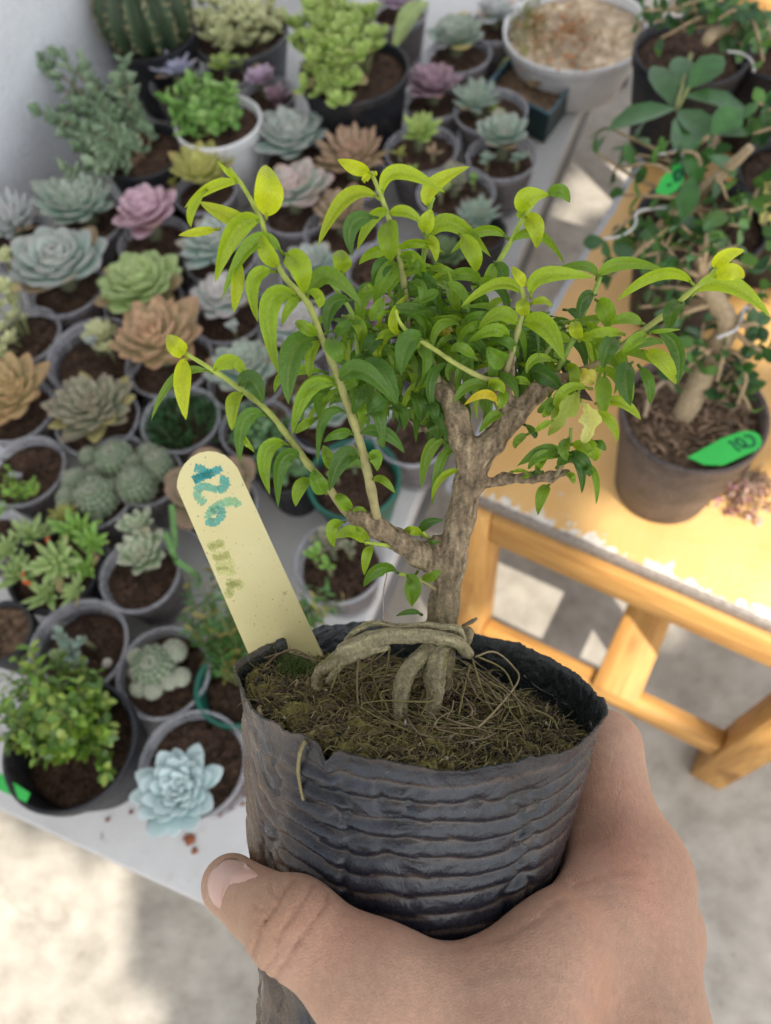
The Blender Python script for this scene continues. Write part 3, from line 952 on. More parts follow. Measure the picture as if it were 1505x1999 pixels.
bush('leafy yellow green bush in the wide black bowl at the lower left', (134, 1452), 262, .09, 'black',
     tips(95, 1380, 125, 115, 44, .005, .07) + [(205, 1510, .0), (210, 1440, .01), (60, 1265, .06), (15, 1390, .05)], 13, .0105, .0062, [(.11, .22, .025), (.17, .29, .03), (.07, .15, .02), (.24, .32, .05)], (.16, .18, .06), .0012, drop=.03)
bush('dim green leafy plant in shade behind the lower left shoot', (500, 835), 140, .072, 'clear', tips(500, 840, 55, 45, 16, .0, .03), 6, .011, .006, [(.07, .15, .05), (.10, .2, .08)], drop=.014)
bush('low dull green plant between the cups behind the bonsai', (560, 905), 130, .072, 'black', tips(545, 900, 50, 35, 12, .0, .02), 6, .012, .007, [(.08, .16, .05), (.12, .22, .09)], drop=.014)

# grass blades by the label, pale broad leaf at the top, grey paper corner, pebble
mb = MB()
for (a, b, c) in (((335, 985), (342, 1060), (345, 1100)), ((345, 1095), (380, 1120), (412, 1150)), ((322, 1040), (340, 1085), (350, 1105))):
    z = TZ + .095; pts = spline([on(*a, z + .02), on(*b, z + .01), on(*c, z - .03)], 8)
    for i in range(7):
        s = unit(np.cross(pts[i + 1] - pts[i], ZV)) * .0028
        mb.add(np.array([pts[i] - s, pts[i] + s, pts[i + 1] + s, pts[i + 1] - s]), [(0, 1, 2, 3)], (.12, .26, .07))
tube(mb, [on(348, 1098, TZ + .08), on(345, 1100, TZ)], .002, (.12, .22, .07), 6)
tag(mb.build('grass_tuft', MAT['bush'], loc=on(345, 1100, TZ)), 'long green grass blades bending left of the yellow label', 'grass')
mb = MB()
p0 = on(770, 95, TZ + .12); p1 = on(838, 5, TZ + .15)
for k in range(10):
    t0, t1 = k / 10, (k + 1) / 10
    w = lambda t: .034 * math.sin(PI * min(1, t * .92 + .06)) ** .8
    s = unit(np.cross(p1 - p0, ZV)); b = lambda t: p0 * (1 - t) + p1 * t + ZV * .012 * math.sin(PI * t)
    for sg in (1, -1):
        q = [b(t0), b(t1), b(t1) + s * sg * w(t1) * .5 + ZV * w(t1) * .2, b(t0) + s * sg * w(t0) * .5 + ZV * w(t0) * .2]
        mb.add(np.array(q if sg > 0 else q[::-1]), [(0, 1, 2, 3)], (.30, .38, .14))
tube(mb, [p0, on(765, 110, TZ + .06), on(762, 112, TZ)], .002, (.2, .25, .1), 6)
tag(mb.build('broad_leaf', MAT['bush'], loc=on(762, 112, TZ)), 'single broad pale green leaf rising behind the large black pot', 'leaf')
mb = MB()
q = on(178, 410, TZ + .03); q[:2] -= TE2[:2] * .0
a, b, c2 = on(196, 345, TZ + .10), on(150, 430, TZ + .03), on(245, 420, TZ + .03)
nn = unit(np.cross(b - a, c2 - a)) * .0012
mb.add(np.array([a, b, c2, a + nn, b + nn, c2 + nn]), [(0, 2, 1), (3, 4, 5), (0, 1, 4, 3), (1, 2, 5, 4), (2, 0, 3, 5)], (.34, .33, .31))
tag(mb.build('paper_corner', MAT['plain'], loc=b, smooth=False), 'grey triangular card standing behind the pale blue rosette', 'card')

# square tray and white bowl
zt = TZ + .055
cr = [on(950, 163, zt), on(1008, 98, zt), on(1133, 142, zt), on(1074, 222, zt)]
lc = sum(cr) / 4; lc0 = np.array([lc[0], lc[1], TZ])
e = empty('plant_tray', lc0, 'square dark teal tray with a grey rock like plant beside the white bowl', 'tray', 'plants crowded on the white table')
mb = MB(); mr = MB()
def ringq(s, z): return [np.array([lc[0] + (p[0] - lc[0]) * s, lc[1] + (p[1] - lc[1]) * s, z]) for p in cr]
lv = [ringq(.86, TZ + .001), ringq(.98, zt - .004), ringq(.96, zt - .004), ringq(.85, TZ + .01)]
V = np.array(sum(lv, [])); fs = [(3, 2, 1, 0)]
for i in range(3):
    for j in range(4):
        k = (j + 1) % 4; fs.append((i * 4 + j, i * 4 + k, i * 4 + 4 + k, i * 4 + 4 + j))
mb.add(V, fs, (.02, .04, .04)); tr = mb.build('tray_body', MAT['teal_tray'], e, lc0, smooth=False)
lv = [ringq(.98, zt - .005), ringq(1.01, zt - .004), ringq(1.01, zt), ringq(.955, zt), ringq(.955, zt - .006)]
V = np.array(sum(lv, [])); fs = []
for i in range(4):
    for j in range(4):
        k = (j + 1) % 4; fs.append((i * 4 + j, i * 4 + k, i * 4 + 4 + k, i * 4 + 4 + j))
mr.add(V, fs, (.1, .2, .22)); mr.build('rim', MAT['teal_rim'], tr, lc0, smooth=False)
mb = MB(); NN = 14; V = []; g = ringq(.94, zt - .014); 
for i in range(NN + 1):
    for j in range(NN + 1):
        u, v = i / NN, j / NN
        V.append(g[0] * (1 - u) * (1 - v) + g[1] * u * (1 - v) + g[2] * u * v + g[3] * (1 - u) * v + ZV * rng.normal() * .0012)
mb.add(np.array(V), [(i * (NN + 1) + j, (i + 1) * (NN + 1) + j, (i + 1) * (NN + 1) + j + 1, i * (NN + 1) + j + 1) for i in range(NN) for j in range(NN)], (.1, .1, .1))
mb.build('soil', MAT['soil_pale'], e, lc0)
mb = MB()
for (x, y, r) in ((1055, 135, 30), (1035, 120, 20), (1075, 150, 22), (1050, 160, 18), (1015, 130, 16)):
    rosette(mb, on(x, y, zt - .004), pxr(x, y, zt, r * 1.3), 12, 'brownleaf', .1, .9, (rng.normal() * .3, rng.normal() * .3), .8, .3)
mb.build('rosette', m_vcol('grey_stone_plant', .7, .3, 90), e, lc0)

o = make_pot('plant_bowl', 'big white bowl of pale sand with dry orange twigs and moss', 'bowl', (1126, 52), 288, .085, 'white', soil='sand', drop=.012, taper=.72)
mb = MB(); ms = MB()
for k in range(70):
    x, y = 1100 + rng.normal() * 42, 75 + rng.normal() * 34
    p = on(x, y, o.sz); q = p + np.array([rng.normal() * .02, rng.normal() * .02, rng.uniform(.006, .03)])
    tube(ms, [p, (p + q) / 2 + rvec() * .003, q], .0008, (.36, .17, .06) if k % 3 else (.42, .33, .2), 4)
for k in range(160):
    x, y = 1030 + rng.normal() * 20, 45 + rng.normal() * 36
    p = on(x, y, o.sz); flat_leaf(mb, p, ZV + rvec() * .8, rvec(), rng.uniform(.008, .018), .003, np.array((.22, .24, .06)) * rng.uniform(.7, 1.3))
for k in range(50):
    x, y = 1110 + rng.normal() * 40, 80 + rng.normal() * 32
    p = on(x, y, o.sz + rng.uniform(0, .02)); flat_leaf(mb, p, rvec() + ZV * .4, rvec(), .008, .005, np.array((.40, .16, .05)) * rng.uniform(.7, 1.3))
mb.build('foliage', MAT['bush'], o.e, o.loc); ms.build('twig', MAT['stem'], o.e, o.loc)

gl = on(28, 1535, TZ + .088); ng = unit(ZV - TE2 * .2)
label_later = ('plant_label', 'green label stub poking out of the black bowl at the lower left', gl, ng)
# crumbs of rust coloured litter on the white table
for k, (x, y, s) in enumerate([(372, 1640, 16), (380, 1662, 9), (280, 1572, 12), (452, 1578, 8), (480, 1545, 14), (430, 1590, 7), (256, 1585, 6), (300, 1600, 5), (210, 1600, 6), (475, 1570, 6)]):
    p = on(x, y, TZ + .0015); r = pxr(x, y, TZ, s); mb = MB()
    n = 9; a = np.linspace(0, 2 * PI, n, endpoint=False); w = rng.uniform(.55, 1.1, n)
    V = [p + np.array([0, 0, r * .35])] + [p + np.array([r * w[i] * math.cos(a[i]), r * w[i] * .8 * math.sin(a[i]), rng.uniform(0, r * .15)]) for i in range(n)]
    mb.add(np.array(V), [(0, 1 + i, 1 + (i + 1) % n) for i in range(n)], np.array((.24, .085, .04)) * rng.uniform(.7, 1.2))
    tag(mb.build('soil_crumb', MAT['stem'], loc=p), 'rust brown crumb of soil on the white table in front of the cups', 'crumb', 'crumbs in front of the cups')
p = on(210, 1296, TZ + .054); mb = MB()
lathe(mb, [(.0001, .006), (.004, .0045), (.0055, .001), (.004, -.003), (.0001, -.004)], p, (.62, .57, .50), 10, .06)
tag(mb.build('pebble', MAT['plain'], loc=p), 'white pebble lying on the soil beside the blue green seedlings', 'pebble')

# ------------------------------------------------------------------ plants on the orange bench
BG = 'bonsai pots standing on the orange bench'
TAN = (.36, .26, .15)


def strokes(mb, lines, to3, nrm, w, col):
    """hand written strokes: flat ribbons laid on a label"""
    for ln in lines:
        cc = col
        if isinstance(ln, tuple) and isinstance(ln[0], str): cc = ln[1]; ln = ln[2]
        pts = spline([to3(*p) for p in ln], max(8, 5 * len(ln)))
        T = np.gradient(pts, axis=0)
        S = np.cross(T, nrm); S /= np.maximum(np.linalg.norm(S, axis=1, keepdims=True), 1e-9)
        n = len(pts); ww = w * (1 + .18 * rng.normal(size=n))[:, None]
        V = np.concatenate([pts + S * ww / 2, pts - S * ww / 2])
        fs = [(i, i + 1, n + i + 1, n + i) for i in range(n - 1)]
        mb.add(V, fs, cc)


def label_stick(name, label, cat, poly, to3, nrm, col, mat, lines, lw, lcol, loc, th=.0009, group=None, off=.0003):
    P3 = np.array([to3(*p) for p in poly]); n = len(P3); nrm = unit(nrm)
    mb = MB(); mb.add(np.concatenate([P3, P3 - nrm * th]), [tuple(range(n)), tuple(range(2 * n - 1, n - 1, -1))] + [(i, n + i, n + (i + 1) % n, (i + 1) % n) for i in range(n)], col)
    o = mb.build(name, mat, loc=loc, smooth=False); tag(o, label, cat, group)
    if lines:
        mw = MB(); strokes(mw, lines, lambda x, y: to3(x, y) + nrm * off, nrm, lw, lcol)
        w = mw.build('lettering', MAT['ink'], o, loc, smooth=False)
    return o


m, nt = mat_new('marker_ink')
finish(nt, vcol(nt), .6, None, .3, alpha=ramp(nt, nz(nt, 1.0, 3, .6, scaled(nt, (900, 900, 380))), [(.32, .35), (.55, .92)]))
MAT['ink'] = m
MAT['green_label'] = m_simple('green_plastic_label', (.035, .46, .075), .4, .06, 40)
MAT['yellow_label_far'] = m_simple('yellow_plastic_label', (.62, .58, .18), .45, .08, 40)


def plane_hit(p0, n):
    def f(px, py):
        v = RW @ np.array([(px - CX) / F, (py - CY) / F, 1.0])
        return CAMPOS + v * (np.dot(p0 - CAMPOS, n) / np.dot(v, n))
    return f


def capsule_outline(a, b, r, n=9):
    """rounded at b, square at a (2-D)"""
    a = np.array(a, float); b = np.array(b, float); d = unit(b - a); s = np.array([-d[1], d[0]])
    out = [a - s * r, ]
    for k in range(n + 1):
        t = -PI / 2 + PI * k / n
        out.append(b + d * r * math.cos(t) + s * r * math.sin(t))
    out.append(a + s * r)
    return [tuple(p) for p in out]


DK = [(.045, .125, .03), (.06, .16, .035), (.035, .095, .03), (.09, .20, .04)]


def bench_bonsai(label, rim, w, H, trunkpts, branches, nl, L, W, cols=DK, kind='dusty', soil='soil_pale', wires=(), drop=.012, name='potted_bonsai'):
    o = make_pot(name, label, 'bonsai', rim, w, H, kind, base=BZ, soil=soil, drop=drop, group=BG)
    ms = MB(); pts = [on(x, y, o.rz + h) for x, y, h, r in trunkpts]
    tube(ms, pts, [r for *_, r in trunkpts], (.33, .25, .15), 12, .05, sub=18)
    ms.build('trunk', MAT['stem'], o.e, o.loc)
    for grp in branches:
        mb = MB(); mt_ = MB(); b0 = on(*grp[0][:2], o.rz + grp[0][2])
        for (x, y, h) in grp[1:]:
            c = on(x, y, o.rz + h)
            stem_leaves(mb, mt_, b0, c, nl, L, W, cols, TAN, .0027, .025, False, .3)
        br = mt_.build('branch', MAT['stem'], o.e, o.loc); mb.build('foliage', MAT['bush'], br, o.loc)
    for wr in wires:
        mw = MB(); tube(mw, [on(x, y, o.rz + h) for x, y, h in wr], .0013, (.55, .54, .52), 7, sub=24)
        mw.build('wire', MAT['plain'], o.e, o.loc)
    return o


o1 = bench_bonsai('nearest bench bonsai with thick pale trunk in a dusty black pot', (1356, 802), 282, .128,
    [(1332, 815, -.013, .0105), (1352, 775, .01, .0095), (1392, 690, .045, .0105), (1420, 640, .07, .0085), (1400, 590, .09, .008), (1370, 540, .11, .006)],
    [[(1395, 680, .045), (1440, 790, .02), (1420, 770, .02), (1465, 800, .02), (1400, 760, .02), (1455, 750, .03)],
     [(1385, 690, .05), (1330, 705, .045), (1350, 660, .055), (1400, 745, .04), (1315, 740, .03), (1375, 630, .07)],
     [(1420, 640, .07), (1500, 690, .06), (1480, 640, .07), (1490, 560, .08), (1450, 700, .05)],
     [(1400, 590, .09), (1250, 600, .07), (1290, 640, .06), (1330, 600, .08), (1270, 560, .08)],
     [(1370, 540, .11), (1290, 470, .12), (1330, 440, .13), (1260, 500, .10), (1380, 450, .13), (1440, 480, .12), (1470, 520, .11), (1310, 520, .11)]],
    4, .015, .011, wires=([(1400, 660, .075), (1440, 640, .078), (1455, 600, .085), (1470, 640, .07)],))
mb = MB()
for k in range(150):
    a = rng.uniform(0, 6.28); q = o1.R * .8 * math.sqrt(rng.random())
    p = o1.c + np.array([q * math.cos(a), q * math.sin(a), 0]); p[2] = o1.sz + .002; d = unit(np.array([rng.normal(), rng.normal(), .15])) * rng.uniform(.006, .02)
    tube(mb, [p, p + d * .5 + ZV * .003, p + d], .0009, np.array((.30, .20, .13)) * rng.uniform(.5, 1.3), 4)
tube(mb, [on(1258, 815, o1.sz + .004), on(1272, 770, o1.sz + .014), on(1300, 745, o1.sz + .02), on(1320, 765, o1.sz + .01)], .0022, (.36, .28, .18), 6, sub=14)
mb.build('root', MAT['stem'], o1.e, o1.loc)
o2 = bench_bonsai('second bench bonsai with a bare snag and white wire behind the nearest pot', (1372, 430), 255, .128,
    [(1345, 450, -.012, .009), (1350, 410, .02, .008), (1372, 370, .05, .0065), (1420, 330, .075, .005), (1465, 287, .10, .0042)],
    [[(1360, 390, .04), (1200, 330, .05), (1190, 250, .06), (1165, 300, .05), (1235, 300, .06), (1215, 380, .04)],
     [(1360, 400, .03), (1180, 470, .03), (1215, 520, .02), (1195, 540, .02), (1240, 480, .03), (1280, 530, .02)],
     [(1372, 370, .05), (1300, 300, .07), (1395, 300, .06), (1420, 390, .05)],
     [(1350, 410, .03), (1400, 490, .03), (1440, 440, .04), (1350, 480, .03), (1310, 440, .04), (1460, 400, .05), (1300, 480, .03)]],
    3, .022, .014, kind='black', soil='soil',
    wires=([(1178, 466, .035), (1215, 460, .037), (1240, 440, .04), (1243, 415, .045), (1270, 408, .045), (1300, 405, .045)],
           [(1275, 302, .065), (1300, 300, .07), (1325, 298, .07), (1350, 330, .062), (1358, 360, .055), (1365, 380, .05)]))
# glossy large leaved plant
o3 = make_pot('potted_shrub', 'glossy large leaved plant in a tall black pot near the white bowl', 'shrub', (1352, 95), 225, .125, 'black', base=BZ, group=BG)
mb = MB(); ms = MB(); hz = o3.rz + .07
hub = on(1320, 212, hz)
tube(ms, [np.array([o3.c[0], o3.c[1], o3.sz]), (o3.c + hub) / 2 + ZV * .02, hub, on(1345, 170, hz + .02)], [.003, .0026, .002, .0016], (.20, .22, .08), 7, sub=14)
tube(ms, [on(1385, 265, hz), on(1345, 300, hz - .02), on(1340, 350, hz - .06)], .0022, TAN, 6, sub=8)
for (a, b, wd) in (((1318, 212), (1188, 232), 80), ((1312, 206), (1278, 108), 62), ((1335, 180), (1330, 92), 62), ((1345, 172), (1418, 95), 66), ((1335, 188), (1472, 200), 78),
                   ((1325, 215), (1392, 262), 78), ((1330, 225), (1345, 305), 70), ((1390, 262), (1450, 205), 70), ((1395, 262), (1462, 250), 60), ((1340, 300), (1370, 352), 52), ((1380, 300), (1440, 330), 60), ((1245, 300), (1192, 280), 36), ((1265, 285), (1245, 255), 30), ((1352, 345), (1335, 425), 50)):
    p = on(*a, hz + rng.uniform(-.01, .01)); q = on(*b, hz + rng.uniform(-.015, .02))
    flat_leaf(mb, p, q - p, ZV + rvec() * .25, np.linalg.norm(q - p), pxr(*a, hz, wd) * .85, np.array((.036, .115, .022)) * rng.uniform(.85, 1.35), .18, .28)
mb.build('foliage', MAT['bush'], o3.e, o3.loc); ms.build('stem', MAT['stem'], o3.e, o3.loc)
o4 = bench_bonsai('bench bonsai in a black pot cut by the right edge below the white gap', (1560, 335), 230, .125,
    [(1545, 340, -.012, .009), (1540, 300, .03, .008), (1530, 250, .07, .005)],
    [[(1540, 300, .03), (1470, 260, .06), (1490, 440, .02), (1460, 430, .03), (1500, 520, .02), (1480, 200, .08)]], 6, .018, .011, kind='black', soil='soil')
o5 = bench_bonsai('airy small leaved bonsai with tan branches at the top right corner', (1545, 95), 215, .12,
    [(1535, 90, -.012, .011), (1490, 50, .03, .010), (1400, 62, .05, .008), (1380, 80, .06, .006)],
    [[(1440, 40, .04), (1270, 40, .06), (1300, 20, .07), (1330, 60, .05), (1255, 20, .07), (1240, 50, .05), (1290, 75, .05), (1350, 15, .07)],
     [(1440, 40, .05), (1420, 10, .08), (1480, 80, .06), (1500, 40, .07), (1450, 90, .05), (1400, 40, .07), (1380, 5, .08), (1490, 120, .05), (1460, 20, .08)]],
    4, .017, .012, kind='black', soil='soil', wires=([(1420, 100, .05), (1450, 105, .05), (1468, 120, .05), (1472, 140, .045)],))
# green and yellow labels in those pots
zl = o1.rz + .004
n1 = unit(ZV + BV * -.25)
hit1 = plane_hit(on(1420, 885, zl), n1)
zo = lambda x, y: (1300 + x / 5.712, 650 + y / 5.712)
poly = [zo(*p) for p in ((240, 1385), (430, 1470), (640, 1475), (1000, 1310), (1055, 1265), (1072, 1215), (1050, 1150), (1010, 1112), (960, 1095), (900, 1090), (830, 1100), (620, 1175))]
label_stick('plant_label', 'bright green label marked 102 upside down in the nearest bench pot', 'label', poly, hit1, n1, (0, .4, 0), MAT['green_label'],
            [[zo(*p) for p in q] for q in (((700, 1215), (745, 1235), (775, 1280), (830, 1315)), ((700, 1212), (725, 1222)), ((775, 1188), (815, 1182), (865, 1212), (893, 1262), (862, 1272), (812, 1244), (780, 1205), (776, 1187)), ((868, 1155), (925, 1148), (975, 1185), (985, 1230), (955, 1262), (900, 1268), (880, 1250)))],
            .0024, (.012, .10, .05), on(1340, 890, zl), group=None)
zl2 = o2.rz + .06; n2 = unit(ZV + BV * -.5); hit2 = plane_hit(on(1310, 345, zl2), n2)
zp = lambda x, y: (1200 + x / 4.934, 280 + y / 4.934)
label_stick('plant_label', 'bright green label behind the leaves of the second bench bonsai', 'label', [zp(*p) for p in ((440, 350), (390, 470), (500, 505), (600, 450), (665, 350), (660, 240), (620, 185), (540, 230))], hit2, n2, (0, .4, 0), MAT['green_label'],
            [[zp(*p) for p in q] for q in (((570, 270), (575, 330), (590, 385)), ((605, 250), (590, 310), (620, 360), (635, 300), (605, 250)), ((640, 240), (655, 280), (640, 330)), ((500, 410), (550, 390)))], .0026, (.012, .09, .05), on(1300, 370, zl2))
zl3 = o4.rz + .012; n3 = unit(ZV + BV * -.6); hit3 = plane_hit(on(1495, 390, zl3), n3)
label_stick('plant_label', 'yellow label with dark writing at the right edge of the bench plants', 'label', [zp(*p) for p in ((1400, 640), (1395, 760), (1480, 850), (1620, 880), (1620, 300), (1480, 295), (1425, 340))], hit3, n3, (.6, .6, .2), MAT['yellow_label_far'],
            [[zp(*p) for p in q] for q in (((1460, 400), (1500, 410), (1530, 400)), ((1465, 440), (1490, 450), (1520, 435), (1500, 470)), ((1460, 490), (1500, 500), (1530, 480)))], .0022, (.03, .05, .04), on(1490, 400, zl3))
gl, ng = label_later[2:]
label_stick('plant_label', label_later[1], 'label', [(-30, 1490), (58, 1548), (50, 1566), (-38, 1525)], plane_hit(gl, ng), ng, (0, .4, 0), MAT['green_label'], [], .002, (0, 0, 0), gl)
mb = MB(); cz = BZ + .0
for k in range(44):
    p = on(1470 + rng.normal() * 14, 925 + rng.normal() * 14, BZ + .004); q = on(1455 + rng.normal() * 34, 962 + rng.normal() * 24, BZ + rng.uniform(.002, .016))
    tube(mb, [p, (p + q) / 2 + ZV * .004, q], .0007, (.36, .25, .17), 4)
    for _ in range(3):
        flat_leaf(mb, q + rvec() * .003, rvec() + ZV * .2, rvec(), .008, .005, np.array((.46, .30, .24) if k % 3 else (.42, .20, .22)) * rng.uniform(.6, 1.2))
tag(mb.build('dried_flower', MAT['bush'], loc=on(1470, 930, BZ)), 'dried pinkish brown flower sprig lying on the orange bench', 'dried flower')

# ------------------------------------------------------------------ the held bag: its own frame
BC = cam(818, 1326, .262)                       # centre of the bag mouth
_r = unit(BC); _t = math.radians(5.6)
BM = np.array([math.cos(_t), math.sin(_t), 0]); BM = unit(BM - BM.dot(_r) * _r)
_up = np.cross(BM, _r); _up = _up if _up[1] < 0 else -_up
_th = math.radians(21.8)
BN = unit(math.cos(_th) * _up - math.sin(_th) * _r)      # bag axis, out of the mouth
BF = np.cross(BM, BN); BF = BF if BF[2] < 0 else -BF      # towards the viewer
BR = .0594


def bag_R(s): return BR * (1 - .17 * np.clip(np.asarray(s) / .1, 0, 1.0) - .02 * np.clip(np.asarray(s) / .1 - 1, 0, 1))
def bag_pt(phi, s, r):
    phi, s, r = np.broadcast_arrays(phi, s, r)
    return BC - BN * s[..., None] + (np.cos(phi) * r)[..., None] * BM + (np.sin(phi) * r)[..., None] * BF


def ray_plane(px, py, p0, n):
    v = cam(px, py, 1.0); return v * (np.dot(p0, n) / np.dot(v, n))


def soil_px(px, py, lift=0.0): return ray_plane(px, py, BC - BN * (.009 - lift), BN)


def bag_px(px, py, rad):                         # near side of a cylinder round the bag axis
    v = cam(px, py, 1.0); vp = v - v.dot(BN) * BN; cp = BC - BC.dot(BN) * BN
    a = vp.dot(vp); b = vp.dot(cp); c = cp.dot(cp) - rad * rad
    disc = b * b - a * c
    t = (b - math.sqrt(disc)) / a if disc > 0 else b / a
    return v * t


hero_loc = c2w(BC - BN * .15)
hero = empty('potted_bonsai', hero_loc, 'small leafy bonsai with arching leaves in a ribbed black grow bag held in the hand', 'bonsai')


def hbuild(mb, name, mat, parent=None):
    """mesh in camera coords -> world, under the held bonsai"""
    mb.v = [c2w(v) for v in mb.v]
    return mb.build(name, mat, hero if parent is None else parent, hero_loc)


def fbm(p, sc, oc=3):
    v = 0; a = 1
    for _ in range(oc):
        v += a * noise.noise(Vector(p) * sc); sc *= 2.1; a *= .5
    return v


def sstep(a, b, x):
    t = np.clip((x - a) / (b - a), 0, 1); return t * t * (3 - 2 * t)


def build_bag():
    NP, NS = 420, 300
    phi = np.linspace(0, 2 * PI, NP, endpoint=False); s = np.concatenate([np.linspace(0, .075, 230), np.linspace(.0765, .155, NS - 230)])
    PH, S = np.meshgrid(phi, s, indexing='ij')
    nzv = np.zeros((NP, NS)); nz2 = np.zeros((NP, NS)); nz3 = np.zeros((NP, NS))
    rim = np.zeros(NP); step = 3
    for i in range(NP):
        q = (math.cos(phi[i]), math.sin(phi[i]))
        rim[i] = .0016 * noise.noise((q[0] * 3, q[1] * 3, 5.)) + .0009 * noise.noise((q[0] * 14, q[1] * 14, 2.)) + .0005 * noise.noise((q[0] * 45, q[1] * 45, 2.))
        for j in range(NS):
            sj = s[j]
            nzv[i, j] = noise.noise((q[0] * 2.2, q[1] * 2.2, sj * 28))
            nz2[i, j] = noise.noise((q[0] * 7, q[1] * 7, sj * 170 + 9))
            nz3[i, j] = noise.noise((q[0] * 3.1, q[1] * 3.1, sj * 12 + 40))
    deg = np.degrees(PH)
    left = sstep(118, 142, deg) * (1 - sstep(200, 230, deg))
    warp = S + nzv * .0042 + nz2 * .0010 + (PH - PI / 2) * -.0012
    br = sstep(.36, .40, (PH * .9 + nz2 * .12) % 1.3 / 1.3) * .0009        # little jogs where folds break
    x = (warp + br) / .0061
    fx = x - np.floor(x)
    ridge = 1 - np.abs(2 * np.where(fx < .6, fx / 1.2, .5 + (fx - .6) / .8) - 1) ** 1.9
    amp = .0019 * sstep(.0035, .011, S) * (1 - sstep(.040, .058, S)) * (.35 + .75 * np.clip(.5 + nz3 * 1.3, 0, 1))
    y = (PH * .05 + S * (.75 + .3 * nzv) + nzv * .004) / .0075
    fy = y - np.floor(y); ridge2 = np.sin(fy * PI) ** 2
    disp = (ridge - .5) * amp * (1 - left) + left * (ridge2 - .4) * .0011 * sstep(.004, .02, S) * (.4 + np.clip(.5 + nz2, 0, 1))
    disp += nzv * .0013 * sstep(.0, .03, S) + nz2 * .0003 - .0011 * np.clip(1 - np.abs(nz3 * 1.0 + nz2 * .25) * 7, 0, 1) * sstep(.004, .012, S)
    R = bag_R(S) + disp + .0009 * np.exp(-S / .003)
    R += .0022 * np.exp(-((deg - 8) / 12) ** 2) * np.exp(-S / .008) + .0030 * np.exp(-((deg - 178) / 10) ** 2) * np.exp(-S / .008)
    SS = S + (rim[:, None] + .0042 * np.exp(-((deg - 113) / 2.2) ** 2)) * (1 - sstep(0, .012, S))
    mb = MB()
    ca = np.array((.006, .009, .016)); V = bag_pt(PH, SS, R).reshape(-1, 3); fs = []
    dust = np.clip(.5 + nz3 * .9 + .5 * nz2, 0, 1) * left * .9 + (1 - left) * np.clip((1 - ridge) * 1.3 - .45 + nz2 * .5, 0, 1) * .55 * (1 - sstep(.055, .07, S)) * .6
    C = ca * (1 - dust[..., None]) + np.array((.17, .118, .075)) * dust[..., None]
    for i in range(NP):
        k = (i + 1) % NP
        for j in range(NS - 1):
            fs.append((i * NS + j, k * NS + j, k * NS + j + 1, i * NS + j + 1))
    mb.add(V, fs, C.reshape(-1, 3))
    si = np.array([0, .002, .006, .012, .02, .03]); NI = len(si)       # inner face
    PH2, S2 = np.meshgrid(phi, si, indexing='ij')
    R2 = bag_R(S2) - .0009 + .0009 * np.exp(-S2 / .003) + (R[:, 0:1] - bag_R(0.0) - .0009) * np.exp(-S2 / .01)
    S3 = S2 + rim[:, None] * (1 - S2 / .03) + (.0042 * np.exp(-((np.degrees(PH2) - 113) / 2.2) ** 2)) * (1 - sstep(0, .012, S2))
    V2 = bag_pt(PH2, S3, R2).reshape(-1, 3); f2 = []
    for i in range(NP):
        k = (i + 1) % NP
        for j in range(NI - 1): f2.append((i * NI + j, i * NI + j + 1, k * NI + j + 1, k * NI + j))
    o = mb.n; mb.add(V2, f2, (.010, .014, .015))
    for i in range(NP):
        k = (i + 1) % NP; mb.f.append((i * NS, o + i * NI, o + k * NI, k * NS))
    cb = mb.n; mb.add((BC - BN * .156)[None], [], (.02, .02, .02))
    for i in range(NP): mb.f.append((i * NS + NS - 1, ((i + 1) % NP) * NS + NS - 1, cb))
    m, nt = mat_new('wrinkled_black_film')
    c = vcol(nt); n = nz(nt, 420, 5, .65); n2 = nz(nt, 60, 4)
    sp = ramp(nt, n, [(.62, 0.0), (.78, .45)])
    c = mixc(nt, sp, c, (.13, .10, .075))
    c = mixc(nt, 1.0, c, ramp(nt, n2, [(.3, .75), (.7, 1.25)]), 'MULTIPLY')
    fl_ = ramp(nt, nz(nt, 900, 2), [(.76, 0.0), (.79, .7)])
    c = mixc(nt, fl_, c, (.4, .36, .3))
    cr_ = nz(nt, 110, 5, .55, dist=1.6); bb = bump(nt, cr_, .0030, .26); bb = bump(nt, n, .00022, 1.0, bb)
    finish(nt, c, ramp(nt, n, [(.35, .2), (.75, .42)]), bb, .5)
    hbuild(mb, 'grow_bag', m)


build_bag()


def soil_level(r, phi):
    """drop below the rim plane: full at the front, sunken at the back and right"""
    q = r / BR
    base = .0085 - .0050 * math.sin(phi) * q + .0035 * math.cos(phi) * q * q - .0012 * (math.cos(phi) < 0) * -math.cos(phi) * q
    gap = .006 * sstep(.78, .97, q) * max(0, -math.sin(phi - .45)) ** .6
    return base + gap


